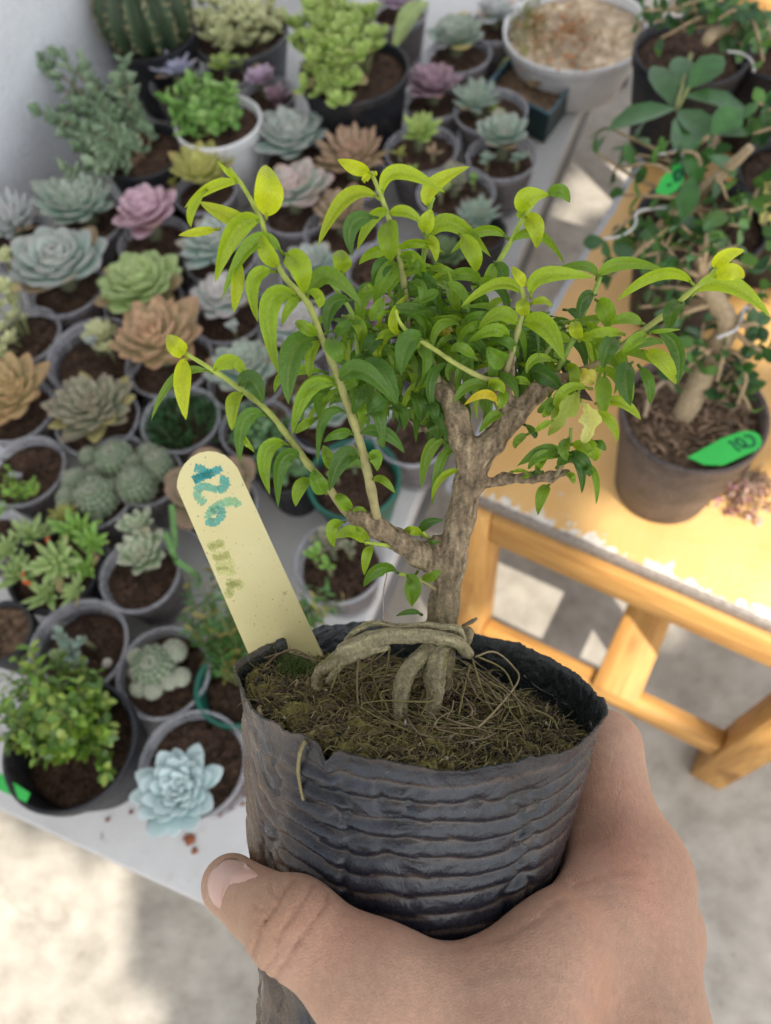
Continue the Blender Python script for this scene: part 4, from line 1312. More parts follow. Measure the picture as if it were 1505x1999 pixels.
def build_soil():
    mb = MB(); NR, NP = 70, 260; V = []; C = []
    for i in range(NR + 1):
        for j in range(NP):
            r = (BR - .0012) * i / NR; ph = 2 * PI * j / NP
            x, y = r * math.cos(ph), r * math.sin(ph)
            f = fbm((x, y, 0), 95, 3); g = fbm((x, y, 3), 420, 4)
            mound = .0015 * math.exp(-((x - .008) ** 2 + (y + .006) ** 2) / .014 ** 2) - .003 * math.exp(-((x + .002) ** 2 + (y - .008) ** 2) / .014 ** 2)
            s = soil_level(r, ph) - mound - .0036 * f - .0024 * g
            V.append(bag_pt(ph, s, r))
            pit = np.clip(.5 + 1.1 * f + .9 * g, .12, 1.25); moss = np.clip(.45 + .9 * f + .55 * math.sin(ph) * r / BR - .5 * math.cos(ph) * r / BR, 0, 1)
            C.append(np.array((.040, .028, .019)) * (1 - moss) * 1.2 + np.array((.115, .098, .032)) * moss * pit * 1.4)
    fs = []
    for i in range(NR):
        for j in range(NP):
            k = (j + 1) % NP; fs.append((i * NP + j, (i + 1) * NP + j, (i + 1) * NP + k, i * NP + k))
    mb.add(np.array(V), fs, np.array(C))
    m, nt = mat_new('mossy_soil'); c = vcol(nt); n = nz(nt, 700, 6, .7); n2 = nz(nt, 160, 3)
    c = mixc(nt, 1.0, c, ramp(nt, n, [(.3, .35), (.7, 1.8)]), 'MULTIPLY')
    c = mixc(nt, ramp(nt, nz(nt, 1100, 2), [(.75, 0.0), (.78, .8)]), c, (.42, .38, .32))
    finish(nt, c, .92, bump(nt, mixc(nt, .4, n, n2), .004), .15)
    s_ = hbuild(mb, 'soil', m)
    # fine moss fibres
    mh = MB()
    for k in range(3600):
        r = (BR - .004) * math.sqrt(rng.random()); ph = rng.uniform(0, 2 * PI)
        wgt = .55 + .45 * math.sin(ph) * r / BR - .35 * math.cos(ph) * r / BR
        if rng.random() > wgt + .15: continue
        x, y = r * math.cos(ph), r * math.sin(ph)
        mound = .0015 * math.exp(-((x - .008) ** 2 + (y + .006) ** 2) / .014 ** 2) - .003 * math.exp(-((x + .002) ** 2 + (y - .008) ** 2) / .014 ** 2)
        p = bag_pt(ph, soil_level(r, ph) - mound - .0004, r)
        L = rng.uniform(.002, .009); a = rng.uniform(0, 6.28)
        d = BM * math.cos(a) + BF * math.sin(a)
        lift = rng.uniform(.0002, .0026)
        q1 = p + d * L * .5 + BN * lift + rvec() * .001; q2 = p + d * L + BN * rng.uniform(-.001, .002) + rvec() * .0015
        t = rng.random()
        col = np.array((.25, .21, .075)) * t + np.array((.13, .10, .048)) * (1 - t)
        if rng.random() < .25: col = np.array((.16, .11, .06)) * rng.uniform(.5, 1.2)
        tube(mh, spline([p, q1, q2], 5), np.array([1, 1, .9, .7, .4]) * rng.uniform(.0001, .00024), col * rng.uniform(.6, 1.4), 3)
    for k in range(560):                      # long wavy root hairs matted over the surface
        r = (BR - .006) * math.sqrt(rng.random()); ph = rng.uniform(0, 2 * PI); a = rng.uniform(0, 6.28); pts = []
        x, y = r * math.cos(ph), r * math.sin(ph); L = rng.uniform(.008, .026); cv = rng.normal() * 90
        for t in range(8):
            q = min(math.hypot(x, y), BR - .004); pp = math.atan2(y, x)
            pts.append(bag_pt(pp, soil_level(q, pp) + .0006 - .0028 * abs(noise.noise((x * 260, y * 260, k * .37))), q))
            a += cv * L / 8 + rng.normal() * .35; x += math.cos(a) * L / 8; y += math.sin(a) * L / 8
        lite = rng.random() ** 1.3
        col = np.array((.10, .085, .03)) * (1 - lite) + np.array((.30, .255, .11)) * lite
        tube(mh, spline(pts, 14), rng.uniform(.00011, .00028), col, 4)
    # green moss tuft by the label
    for k in range(500):
        p = soil_px(572 + rng.normal() * 17, 1318 + rng.normal() * 9, .0015)
        tube(mh, [p, p + (BN + rvec() * .6) * .0022, p + (BN + rvec() * .9) * .0036], [.00022, .0002, .0001], np.array((.05, .085, .012)) * rng.uniform(.6, 1.5), 3)
    # crumbs and grains
    for k in range(1600):
        r = (BR - .003) * math.sqrt(rng.random()); ph = rng.uniform(0, 2 * PI)
        x, y = r * math.cos(ph), r * math.sin(ph)
        mound = .0015 * math.exp(-((x - .008) ** 2 + (y + .006) ** 2) / .014 ** 2) - .003 * math.exp(-((x + .002) ** 2 + (y - .008) ** 2) / .014 ** 2)
        p = bag_pt(ph, soil_level(r, ph) - mound - .0008, r); sz = rng.uniform(.0003, .0011)
        col = np.array((.03, .021, .015)) * rng.uniform(.6, 2.4) if rng.random() < .95 else np.array((.45, .41, .35))
        mh.add(p + rng.normal(size=(4, 3)) * sz, [(0, 1, 2), (0, 2, 3), (0, 3, 1), (1, 3, 2)], col)
    o = hbuild(mh, 'moss', m_vcol('moss_fibre', .8, .3, 500)); tag(o, kind='stuff')


build_soil()

# ------------------------------------------------------------------ surfaces from distance fields
def sd_capsule(Pg, a, b, ra, rb):
    ba_ = b - a; L2 = ba_.dot(ba_) + 1e-12
    pa = Pg - a; h = np.clip((pa @ ba_) / L2, 0, 1)
    return np.linalg.norm(pa - h[..., None] * ba_, axis=-1) - (ra + (rb - ra) * h)


def smin(a, b, k):
    h = np.clip(.5 + .5 * (b - a) / k, 0, 1); return b * (1 - h) + a * h - k * h * (1 - h)


def grid_pts(lo, hi, h):
    n = np.ceil((np.array(hi) - np.array(lo)) / h).astype(int) + 1
    ax = [lo[i] + h * np.arange(n[i]) for i in range(3)]
    return np.stack(np.meshgrid(*ax, indexing='ij'), -1).astype(np.float32)


def surface_nets(D, lo, h, smooth=2):
    nx, ny, nz_ = D.shape
    corners = [(i, j, k) for i in (0, 1) for j in (0, 1) for k in (0, 1)]
    cs = np.stack([D[i:nx - 1 + i, j:ny - 1 + j, k:nz_ - 1 + k] for i, j, k in corners], -1)
    neg = (cs < 0).sum(-1); act = (neg > 0) & (neg < 8)
    ijk = np.argwhere(act); cv = cs[act]
    acc = np.zeros((len(ijk), 3)); cnt = np.zeros(len(ijk))
    for a in range(8):
        for b in range(a + 1, 8):
            pa, pb = np.array(corners[a]), np.array(corners[b])
            if np.abs(pa - pb).sum() != 1: continue
            cr_ = (cv[:, a] < 0) != (cv[:, b] < 0)
            t = np.where(cr_, cv[:, a] / np.where(cr_, cv[:, a] - cv[:, b], 1), 0)
            acc += np.where(cr_[:, None], pa + t[:, None] * (pb - pa), 0); cnt += cr_
    V = np.array(lo) + h * (ijk + acc / cnt[:, None])
    idx = -np.ones(act.shape, int); idx[act] = np.arange(len(ijk))
    S = D < 0; F4 = []
    for ax in range(3):
        u, v = [(1, 2), (2, 0), (0, 1)][ax]
        sl0 = [slice(None)] * 3; sl1 = [slice(None)] * 3
        sl0[ax] = slice(0, -1); sl1[ax] = slice(1, None)
        ch = S[tuple(sl0)] != S[tuple(sl1)]
        q = np.argwhere(ch); q = q[(q[:, u] > 0) & (q[:, v] > 0) & (q[:, u] < D.shape[u] - 1) & (q[:, v] < D.shape[v] - 1)]
        fl_ = S[tuple(q.T)]
        def g(du, dv):
            w = q.copy(); w[:, u] -= du; w[:, v] -= dv; return idx[tuple(w.T)]
        f = np.stack([g(1, 1), g(0, 1), g(0, 0), g(1, 0)], -1)
        f[~fl_] = f[~fl_][:, ::-1]; F4.append(f)
    Fq = np.concatenate(F4)
    Fq = Fq[(Fq >= 0).all(1)]
    for _ in range(smooth):
        A = np.zeros_like(V); c = np.zeros(len(V))
        for a, b in ((0, 1), (1, 2), (2, 3), (3, 0)):
            np.add.at(A, Fq[:, a], V[Fq[:, b]]); np.add.at(A, Fq[:, b], V[Fq[:, a]])
            np.add.at(c, Fq[:, a], 1); np.add.at(c, Fq[:, b], 1)
        V = V * .5 + .5 * A / np.maximum(c, 1)[:, None]
    return V, Fq


def mesh_normals(V, Fq):
    n = np.cross(V[Fq[:, 2]] - V[Fq[:, 0]], V[Fq[:, 3]] - V[Fq[:, 1]])
    N = np.zeros_like(V)
    for k in range(4): np.add.at(N, Fq[:, k], n)
    return N / np.maximum(np.linalg.norm(N, axis=1, keepdims=True), 1e-12)


# ------------------------------------------------------------------ trunk
TB = soil_px(850, 1385, .0)                       # where the trunk meets the soil
def tk(px, py, off=0.0):
    """point on the tree's own plane (through the trunk, facing the viewer), moved off towards the viewer"""
    return ray_plane(px, py, TB + BF * off, BF)


def rpx(p, r): return r * p[2] / F


def build_trunk():
    segs = []
    def chain(pts, k=.0025):
        for (x0, y0, o0, r0), (x1, y1, o1, r1) in zip(pts[:-1], pts[1:]):
            a, b = tk(x0, y0, o0), tk(x1, y1, o1); segs.append((a, b, rpx(a, r0), rpx(b, r1), k))
    chain([(853, 1330, -.002, 27), (860, 1240, 0, 31), (866, 1180, 0, 29), (882, 1090, .001, 27), (901, 1010, .001, 27), (915, 945, .001, 27), (920, 905, .001, 28)])
    chain([(920, 910, .001, 25), (903, 860, .002, 23), (891, 815, .003, 20), (872, 770, .003, 16), (835, 720, .0, 10), (800, 680, -.003, 7)])
    chain([(925, 910, .001, 25), (962, 862, .003, 23), (1003, 808, .004, 22), (1045, 768, .004, 17), (1080, 745, .003, 13), (1118, 735, .002, 8)])
    chain([(985, 815, .004, 17), (978, 770, .004, 16), (985, 735, .005, 13), (1000, 700, .005, 8)])
    chain([(940, 945, .002, 11), (985, 934, .006, 10), (1040, 932, .009, 9), (1075, 926, .010, 7), (1108, 922, .011, 5)], .002)
    chain([(1040, 932, .009, 8), (1078, 938, .011, 7), (1100, 925, .011, 4)], .001)
    chain([(853, 1108, .003, 21), (820, 1082, .006, 21), (775, 1052, .009, 20), (735, 1028, .011, 21), (700, 1010, .012, 18), (688, 1006, .012, 13)], .003)
    chain([(835, 1075, .005, 12), (850, 1050, .001, 8)], .003)
    chain([(905, 1268, .004, 12), (912, 1235, .0, 11)], .003)
    chain([(905, 1222, .004, 5), (930, 1208, .008, 4.5)], .001)
    chain([(890, 800, -.002, 9), (850, 835, -.006, 7), (815, 838, -.008, 5), (795, 815, -.009, 3)], .001)
    allp = np.array([q for s_ in segs for q in s_[:2]])
    lo = allp.min(0) - .008; hi = allp.max(0) + .008; h = .00047
    Pg = grid_pts(lo, hi, h); D = np.full(Pg.shape[:3], .02, np.float32)
    for a, b, ra, rb, k in segs:
        mn = np.minimum(a, b) - max(ra, rb) - .008; mx = np.maximum(a, b) + max(ra, rb) + .008
        i0 = np.maximum(((mn - lo) / h).astype(int), 0); i1 = np.ceil((mx - lo) / h).astype(int) + 1
        sl = tuple(slice(i0[q], i1[q]) for q in range(3))
        D[sl] = smin(D[sl], sd_capsule(Pg[sl], a, b, ra, rb), k)
    V, Fq = surface_nets(D, lo, h, 1)
    N = mesh_normals(V, Fq); C = np.zeros((len(V), 3))
    d = np.zeros(len(V))
    for i, p in enumerate(V):
        w = Vector((p[0], p[1] * .34, p[2]))
        g = noise.noise(w * 260); g2 = noise.noise(w * 700 + Vector((3, 1, 2))); g3 = noise.noise(Vector(p) * 90)
        rdg = 1 - abs(g) * 2.2
        d[i] = .0005 * g + .0003 * g2 + .0007 * g3 - .0007 * max(0, rdg - .6)
        st = noise.noise(Vector((p[0], p[1] * .22, p[2])) * 520 + Vector((7, 7, 7))); sg = noise.noise(Vector((p[0], p[1] * .3, p[2])) * 1000)
        mossy = min(1, max(0, (p[1] / p[2] * F + CY - 1080) / 200)) * .55 + .25 * max(0, g3)
        bark = np.array((.30, .225, .142)) * (1 - .8 * max(0, rdg - .6)) * (1 + .35 * g2 + .2 * g3)
        bark = bark * (1 + .55 * st + .35 * sg) + np.array((.10, .085, .06)) * max(0, g3 + .5 * st - .1)
        C[i] = bark * (1 - mossy) + np.array((.24, .225, .12)) * mossy * (1 + .3 * g2)
    V = V + N * d[:, None]
    mb = MB(); mb.add(V, Fq.tolist(), np.clip(C, .01, 1))
    m, nt = mat_new('cracked_bark'); c = vcol(nt); n = nz(nt, 900, 5, .65, scaled(nt, (1, 1, .5)))
    c = mixc(nt, 1.0, c, ramp(nt, n, [(.3, .62), (.65, 1.28)]), 'MULTIPLY')
    finish(nt, c, .85, bump(nt, n, .0018), .2)
    MAT['bark'] = m
    return hbuild(mb, 'trunk', m)


trunk = build_trunk()


def root_tube(name, pts, col=(.35, .31, .185), seg=16, sub=40, ob=True, mb=None):
    P3 = np.array([p for p, r in pts]); R3 = np.array([r for p, r in pts])
    m_ = MB() if mb is None else mb
    P3 = spline(P3, sub); R3 = np.interp(np.linspace(0, 1, sub), np.linspace(0, 1, len(R3)), R3)
    P3 = P3 + np.array([[noise.noise(Vector(p) * 140 + Vector((k, 0, 0))) for k in (0, 7, 13)] for p in P3]) * R3[:, None] * .5
    n0 = m_.n; tube(m_, P3, R3 * (1 + .12 * np.array([noise.noise(Vector(p) * 300) for p in P3])), col, seg, .05)
    if seg > 10:
        vv, cc = m_.v[-1], m_.c[-1]
        for i in range(len(vv)):
            a_ = i % seg; q_ = i // seg
            f_ = noise.noise((a_ * .9, q_ * .16, 3.)) + .6 * noise.noise((a_ * 1.7, q_ * .5, 9.))
            cc[i] = cc[i] * (1 + .55 * f_) * (np.array((.75, .82, .6)) if noise.noise((a_ * .3, q_ * .12, 20.)) > .25 else 1)
    return m_


def tp(px, py, off, r):
    a = tk(px, py, off); return a, rpx(a, r)


for pts in ([tp(858, 1255, .006, 22), tp(853, 1310, .009, 22), tp(845, 1370, .011, 18), tp(843, 1420, .011, 14), tp(838, 1445, .012, 14)],
            [tp(842, 1265, .006, 14), tp(812, 1290, .011, 17), tp(790, 1335, .014, 17), tp(778, 1390, .015, 16), tp(774, 1440, .014, 13), tp(770, 1470, .016, 12)],
            [tp(915, 1275, .002, 11), tp(880, 1250, .010, 14), tp(825, 1242, .013, 14), tp(760, 1246, .015, 16), tp(700, 1260, .016, 19), tp(655, 1286, .014, 16), tp(625, 1310, .011, 12), tp(616, 1345, .010, 9)],
            [tp(908, 1262, .0, 8), tp(893, 1228, .009, 6.5), tp(840, 1222, .010, 6.5), tp(780, 1224, .011, 6.5), tp(735, 1216, .011, 6.5), tp(700, 1228, .013, 7), tp(676, 1250, .011, 5)],
            [tp(760, 1262, .015, 6), tp(700, 1280, .018, 10), tp(662, 1300, .015, 8), tp(640, 1330, .014, 6)]):
    hbuild(root_tube('root', pts), 'root', MAT['bark'])
mb = MB()
def sx(px, py, l, r=.00034): return (soil_px(px, py, l), r)
OL, PALE = (.19, .165, .06), (.28, .22, .12)
for pts, c in (([sx(928, 1282, .020), sx(965, 1272, .021), sx(1000, 1300, .014), sx(1012, 1330, .008), sx(960, 1395, .006), sx(912, 1440, .002, .0004)], PALE),
               ([sx(922, 1285, .019), sx(935, 1330, .014), sx(950, 1370, .006), sx(975, 1410, .001, .0003)], OL), ([sx(918, 1300, .016), sx(905, 1350, .010), sx(895, 1400, .004)], OL),
               ([sx(930, 1280, .02), sx(985, 1310, .012), sx(1010, 1370, .004), sx(1020, 1400, .001)], OL), ([sx(1040, 1385, .004), sx(1075, 1400, .004), sx(1090, 1425, .001)], OL),
               ([sx(795, 1400, .004), sx(815, 1430, .006), sx(850, 1440, .004), sx(900, 1436, .003), sx(960, 1440, .001)], (.2, .15, .09)),
               ([sx(685, 1262, .020), sx(660, 1310, .014), sx(672, 1345, .006), sx(690, 1370, .001)], PALE), ([sx(735, 1270, .02), sx(725, 1310, .012), sx(745, 1370, .006), sx(740, 1410, .001)], OL),
               ([sx(760, 1262, .02), sx(755, 1310, .014), sx(735, 1350, .008), sx(715, 1400, .002)], OL), ([sx(700, 1275, .02), sx(697, 1340, .010), sx(700, 1390, .002)], PALE),
               ([sx(690, 1432, .003, .0005), sx(650, 1418, .005, .0006), sx(618, 1424, .0065, .0006)] + [(bag_px(592, 1452, BR + .002), .0006), (bag_px(582, 1490, BR + .0008), .0006), (bag_px(585, 1530, BR - .0005), .0005), (bag_px(592, 1562, BR - .001), .0004)], (.20, .17, .075)),
               ([sx(745, 1475, .003), sx(700, 1452, .006), sx(668, 1438, .006), sx(640, 1430, .005)], (.24, .2, .06)), ([sx(560, 1345, .004), sx(580, 1328, .009), sx(576, 1352, .005), sx(600, 1360, .003)], PALE),
               ([sx(515, 1365, .005, .0008), sx(505, 1390, .006, .0008), sx(525, 1410, .004, .0007), sx(540, 1420, .002)], PALE),
               ([sx(672, 1462, .004, .0005), sx(705, 1455, .005, .0005), sx(745, 1462, .004), sx(800, 1456, .003)], (.25, .2, .06)),
               ([sx(675, 1450, .004, .0005), sx(700, 1440, .005, .0005), sx(740, 1446, .003)], (.25, .2, .06)), ([sx(620, 1290, .012), sx(560, 1275, .010), sx(515, 1285, .008)], (.14, .10, .06)),
               ([sx(610, 1285, .010), sx(575, 1268, .012), sx(540, 1280, .009), sx(520, 1300, .005)], (.2, .14, .08))):
    root_tube('r', pts, c, 6, 22, mb=mb)
for k in range(90):
    a = rng.uniform(0, 6.28); r0 = rng.uniform(.008, .020); r1 = r0 + rng.uniform(.008, .026)
    cx_, cy_ = .006, -.004
    hmax = .016 * rng.random() ** 2
    pts = []
    for t in np.linspace(0, 1, 5):
        r = r0 + (r1 - r0) * t; aa = a + .5 * t * rng.normal()
        x, y = cx_ + r * math.cos(aa), cy_ + r * math.sin(aa)
        q = math.hypot(x, y); q = min(q, BR - .006); ph = math.atan2(y, x)
        top = hmax * (1 - t) ** 1.5 + .002 * math.sin(PI * t)
        pts.append((bag_pt(ph, soil_level(q, ph) - .0008 - top, q), rng.uniform(.00014, .00036)))
    root_tube('r', pts, np.array((.15, .13, .05)) * rng.uniform(.6, 1.5) if k % 3 else np.array((.2, .15, .09)) * rng.uniform(.6, 1.3), 4, 12, mb=mb)
o = hbuild(mb, 'rootlets', m_vcol('rootlet_skin', .8, .3, 600)); tag(o, kind='stuff')
mb = MB(); tube(mb, [tk(750, 1215, .012), tk(748, 1160, .010), tk(755, 1120, .009), tk(752, 1100, .008)], .00022, (.3, .22, .18), 4, sub=12)
hbuild(mb, 'root', MAT['stem'])

# ------------------------------------------------------------------ shoots and leaves of the held bonsai
# each shoot: points (photo x, y, offset to the viewer), radii at both ends, base and tip colour
WOODY, GRN, YGRN = (.24, .19, .11), (.20, .30, .05), (.33, .42, .06)
SHOOTS = [
    ([(738, 1022, .012), (722, 945, .016), (702, 860, .019), (678, 790, .021), (652, 715, .022), (628, 660, .022), (600, 590, .022), (555, 540, .022), (522, 470, .022), (508, 425, .022), (475, 365, .022), (448, 328, .023)], 9.2, 3.6, (.30, .25, .12), YGRN),
    ([(712, 1032, .010), (672, 995, .013), (640, 950, .016), (605, 910, .018), (565, 855, .019), (520, 800, .020), (470, 760, .020), (415, 722, .021), (362, 690, .022)], 8.5, 4, (.25, .20, .10), YGRN),
    ([(800, 688, -.003), (797, 640, -.001), (795, 600, .0), (785, 530, .002), (772, 470, .004), (752, 405, .006), (738, 368, .007), (724, 335, .008)], 7, 4, WOODY, YGRN),
    ([(815, 700, -.004), (824, 620, -.003), (822, 540, -.002), (832, 470, -.001), (838, 410, .0), (846, 385, .0)], 6, 4, GRN, GRN),
    ([(905, 650, -.004), (930, 580, -.003), (968, 520, -.002), (995, 475, -.002), (1022, 425, -.002), (1052, 384, -.002)], 6, 4, GRN, YGRN),
    ([(985, 735, .006), (998, 690, .008), (1012, 640, .010), (1022, 600, .011), (1018, 560, .012), (1004, 525, .012)], 7, 4, WOODY, YGRN),
    ([(1080, 745, .003), (1160, 712, .006), (1200, 685, .008), (1255, 645, .010), (1300, 612, .011), (1345, 572, .012), (1380, 545, .012), (1402, 520, .012)], 7, 4.5, (.18, .12, .07), YGRN),
    ([(1085, 730, .001), (1120, 660, .003), (1140, 610, .004), (1160, 570, .005), (1172, 540, .005)], 5.5, 4, GRN, GRN),
    ([(985, 742, .008), (945, 738, .012), (890, 710, .016), (845, 680, .018), (800, 652, .020), (778, 625, .020), (772, 605, .020)], 5.5, 3.2, (.28, .26, .10), (.36, .46, .05)),
    ([(1085, 930, .011), (1100, 900, .013), (1112, 862, .014), (1115, 835, .014)], 5, 3, WOODY, GRN),
    ([(700, 700, .004), (690, 620, .006), (660, 570, .008), (640, 545, .009)], 5, 4, GRN, GRN),
    ([(770, 1066, .010), (735, 1062, .014), (712, 1058, .016)], 4.5, 3.5, YGRN, YGRN),
    ([(850, 1150, .004), (815, 1130, .008), (780, 1120, .011)], 4, 3.5, WOODY, YGRN),
    ([(838, 1052, .001), (826, 1040, .003), (818, 1030, .004)], 4, 3, YGRN, YGRN),
    ([(860, 760, .002), (840, 700, .006), (790, 660, .004), (720, 640, .002)], 7, 3, WOODY, GRN),
    ([(1045, 768, .004), (1060, 700, .0), (1090, 660, -.004)], 6, 3, WOODY, GRN),
    ([(880, 780, .0), (880, 700, -.006), (860, 620, -.008), (850, 570, -.008)], 6, 3, WOODY, GRN),
]
# hand traced leaves: base x y, middle x y, tip x y, width, tone (0 old dark green .. 1 young yellow green, 2 yellow, 3 withered, 4 dead), in enlarged crops
CROPS = {
    'A': (280, 290, 3.01, """545 185 490 130 430 75 36 .8;560 200 400 225 240 350 60 .85;360 255 285 350 280 465 55 .8;722 402 735 240 720 95 165 1;640 445 480 385 330 315 95 .9;690 425 530 490 422 792 130 .75;430 475 320 490 205 510 50 1;810 605 640 570 460 890 110 .5;565 650 550 800 530 965 75 .9;838 620 915 700 945 855 150 .75;762 722 650 780 672 1022 95 .65;790 700 725 600 690 490 110 .8;910 875 740 920 795 1330 135 .6;912 890 860 930 810 1040 60 .6;965 870 1090 750 1285 930 110 .4;970 850 1030 870 1030 940 80 .7;1015 1120 880 1200 852 1505 150 .22;1030 1130 985 1220 980 1370 80 .6;1210 890 1105 925 1080 1100 90 .15;1020 1100 950 1050 890 1020 80 .55;250 1212 190 1160 135 1100 105 1;250 1235 225 1370 250 1595 105 1;390 1310 190 1345 45 1600 55 .4;410 1310 530 1245 600 1360 110 .7;560 1390 640 1370 700 1500 120 .1;580 1440 535 1500 520 1660 110 .75;1150 1370 1290 1310 1485 1505 125 .2;1120 1390 985 1390 890 1510 80 .6;1332 142 1240 110 1138 65 78 1;1340 165 1305 175 1300 205 45 1;1350 160 1362 150 1358 130 30 1;1380 292 1190 300 1025 575 105 .85;1360 405 1225 450 1228 632 95 .1;1440 385 1345 410 1255 600 75 .65"""),
    'B': (700, 290, 3.01, """140 272 235 140 510 260 95 .8;412 342 440 215 655 105 92 .9;180 382 280 375 385 452 75 .75;185 422 180 530 190 662 140 .6;385 500 400 430 430 358 95 .85;402 520 440 570 455 668 72 .85;390 555 540 435 780 640 100 .65;600 510 670 610 692 725 110 .75;870 522 720 485 535 622 65 .5;228 602 340 550 505 612 72 .6;230 622 110 600 0 682 80 .55;240 640 340 650 390 762 100 .5;980 382 985 290 1122 272 110 .8;1112 272 1185 250 1242 318 78 .3;978 402 1035 460 1045 588 110 .85;962 395 945 385 930 368 40 .6;895 548 1060 500 1212 682 72 .5;800 680 775 740 740 800 75 .5;805 672 845 730 835 795 80 .15;700 800 630 735 430 785 75 .35;970 862 820 800 598 935 82 .75;985 802 945 755 900 692 62 1;1012 862 1100 745 1392 758 95 .7;1402 752 1330 690 1165 705 55 .3;1385 860 1315 900 1298 1012 100 .05;1400 892 1455 960 1462 1062 110 .5;1012 912 1085 895 1142 932 48 .8;985 985 965 930 980 885 85 .85;940 1040 830 970 700 1062 90 .6;880 1120 795 1065 640 1142 78 .5;968 1032 1100 1045 1208 1252 125 .65;862 1255 815 1230 752 1165 125 .3;242 1092 200 1000 290 852 62 .9;192 1102 110 1170 152 1282 70 .85;372 1122 285 1150 250 1335 125 .15;532 1252 390 1290 305 1452 75 .5;312 792 405 790 470 955 95 .1;700 1022 710 960 600 950 110 .1;0 1312 125 1300 232 1505 125 .15;1000 1312 1090 1330 1195 1422 120 .05;762 1390 820 1385 852 1440 80 .7;812 1492 735 1440 620 1508 60 2;782 1392 650 1395 560 1495 70 .35;902 1372 955 1360 1012 1392 50 .5;1295 1125 1275 1060 1262 1010 78 .9;1290 1120 1400 1090 1500 1080 70 .7"""),
    'C': (1000, 430, 2.98, """500 332 640 250 885 292 72 .45;1052 372 860 310 608 472 88 .7;1062 422 1250 370 1502 560 110 .75;1182 282 1235 210 1352 178 88 1;1172 332 1275 300 1345 340 92 1;990 482 935 525 910 632 115 .1;800 652 880 642 982 635 25 .5;842 652 955 740 962 962 88 .12;772 762 880 825 952 955 95 .8;760 602 665 570 570 607 70 .45;642 662 520 650 410 682 60 .65;620 682 555 745 530 862 110 .1;782 672 715 700 640 772 80 .5;692 832 655 920 690 1082 110 .08;742 852 795 950 800 1072 68 .2;540 902 530 1010 530 1152 88 .5;502 1062 640 1065 748 1162 68 .75;482 1122 570 1170 612 1292 58 .7;385 1000 310 1110 205 1255 105 3;420 1072 455 1180 405 1300 110 3.2;290 852 355 960 470 1052 62 4;392 882 440 910 462 962 85 2.4;280 1342 170 1345 40 1425 75 .3;275 1380 165 1370 95 1450 60 .35;322 1352 405 1400 450 1492 85 .05;1130 900 1130 900 1131 901 3 .3;482 1292 515 1305 542 1342 48 .15;330 1270 300 1330 320 1400 70 .4;420 1290 470 1340 475 1400 90 .6"""),
    'D': (440, 700, 3.01, """230 332 110 370 85 612 90 .2;110 462 135 500 172 552 48 .7;362 502 235 555 262 802 95 .5;442 572 325 615 310 880 108 .15;522 712 440 755 412 870 82 .5;620 152 480 190 392 452 95 .5;532 352 465 385 410 442 60 .5;702 312 565 350 542 632 108 .15;742 442 655 440 580 492 80 .2;792 442 925 430 1052 555 85 .12;782 582 685 590 610 782 115 .12;590 790 540 730 520 652 105 .3;622 652 605 580 570 512 80 .5;862 600 885 580 890 662 85 .4;862 712 925 715 998 792 52 .55;742 892 690 840 660 790 80 .45;692 962 625 1000 642 1112 70 .55;820 1082 735 1020 648 1055 85 .65;862 1102 830 1160 816 1275 58 .6;1002 1252 900 1235 812 1342 98 .25;1062 1272 1115 1340 1090 1455 80 .3;1162 1302 1210 1275 1268 1245 72 .4;1150 1022 1190 965 1282 950 58 .05;1150 1042 1100 1010 1040 1022 58 .7;1172 1100 1215 1080 1262 1078 30 .15;842 1070 805 1020 765 990 48 .65;1290 492 1195 540 1152 770 80 .4;1342 542 1265 610 1212 870 58 .3;1382 652 1270 705 1212 832 48 .75;930 440 915 480 935 522 50 .3;1290 272 1240 330 1240 482 100 .1;1100 202 1140 270 1150 372 98 .12;1182 242 1220 300 1232 362 78 .05;740 905 790 882 832 902 25 .5"""),
    'E': (500, 380, 3.01, """735 832 680 875 630 950 100 .05;470 832 510 780 572 750 70 .2;680 792 605 780 550 842 80 .2;830 402 765 480 690 642 105 .4;800 392 735 430 690 542 100 .08;862 372 920 370 962 402 48 .55;882 432 940 425 992 492 78 .4;920 732 990 770 1052 862 108 .3;1142 772 1110 800 1070 852 80 2.2;1382 1112 1420 1120 1462 1152 68 .65;1442 1152 1450 1200 1420 1262 68 .5;1440 1292 1380 1315 1310 1402 68 .4;1290 962 1200 900 1140 922 68 .4;1150 862 1080 875 1010 902 58 .05;1080 662 1010 685 960 722 48 .3;1130 532 1165 610 1182 682 78 .55;1010 432 1100 440 1202 482 48 .5;512 462 500 395 490 325 120 .75;620 562 660 550 690 542 52 .6;750 612 705 680 670 742 78 .4;440 842 460 910 502 982 105 .25;760 1182 715 1230 660 1262 78 .08;660 1292 720 1310 740 1482 78 .15;1010 1322 1060 1360 1060 1442 108 .1;610 1142 590 1210 570 1292 78 .1;1300 700 1340 730 1290 780 70 .3;1260 640 1320 620 1330 700 90 .08"""),
    'F': (1000, 700, 6.02, """425 1490 350 1600 300 1845 140 .45;640 1340 700 1400 722 1472 100 .55;660 1100 800 1280 815 1585 110 .02;850 1230 980 1380 985 1715 95 .4;840 1250 900 1310 905 1385 90 .1;560 1110 380 1060 45 1275 110 .3;540 1130 330 1130 180 1300 100 .35;650 960 590 1000 580 1050 60 .3;690 1010 860 1050 965 1200 140 .65;940 970 1030 1010 1080 1085 70 .1;400 1140 330 1230 280 1330 110 .5;530 1270 640 1170 740 1240 130 .12;350 1330 280 1340 230 1360 70 .1;0 1330 90 1320 190 1330 60 .6;130 1400 180 1370 220 1350 60 .5;150 780 250 860 260 940 90 .12;180 890 60 960 40 1060 100 .45;500 480 400 560 300 640 150 .3;470 590 400 640 380 690 100 .6;460 740 350 790 270 860 90 .6"""),
}
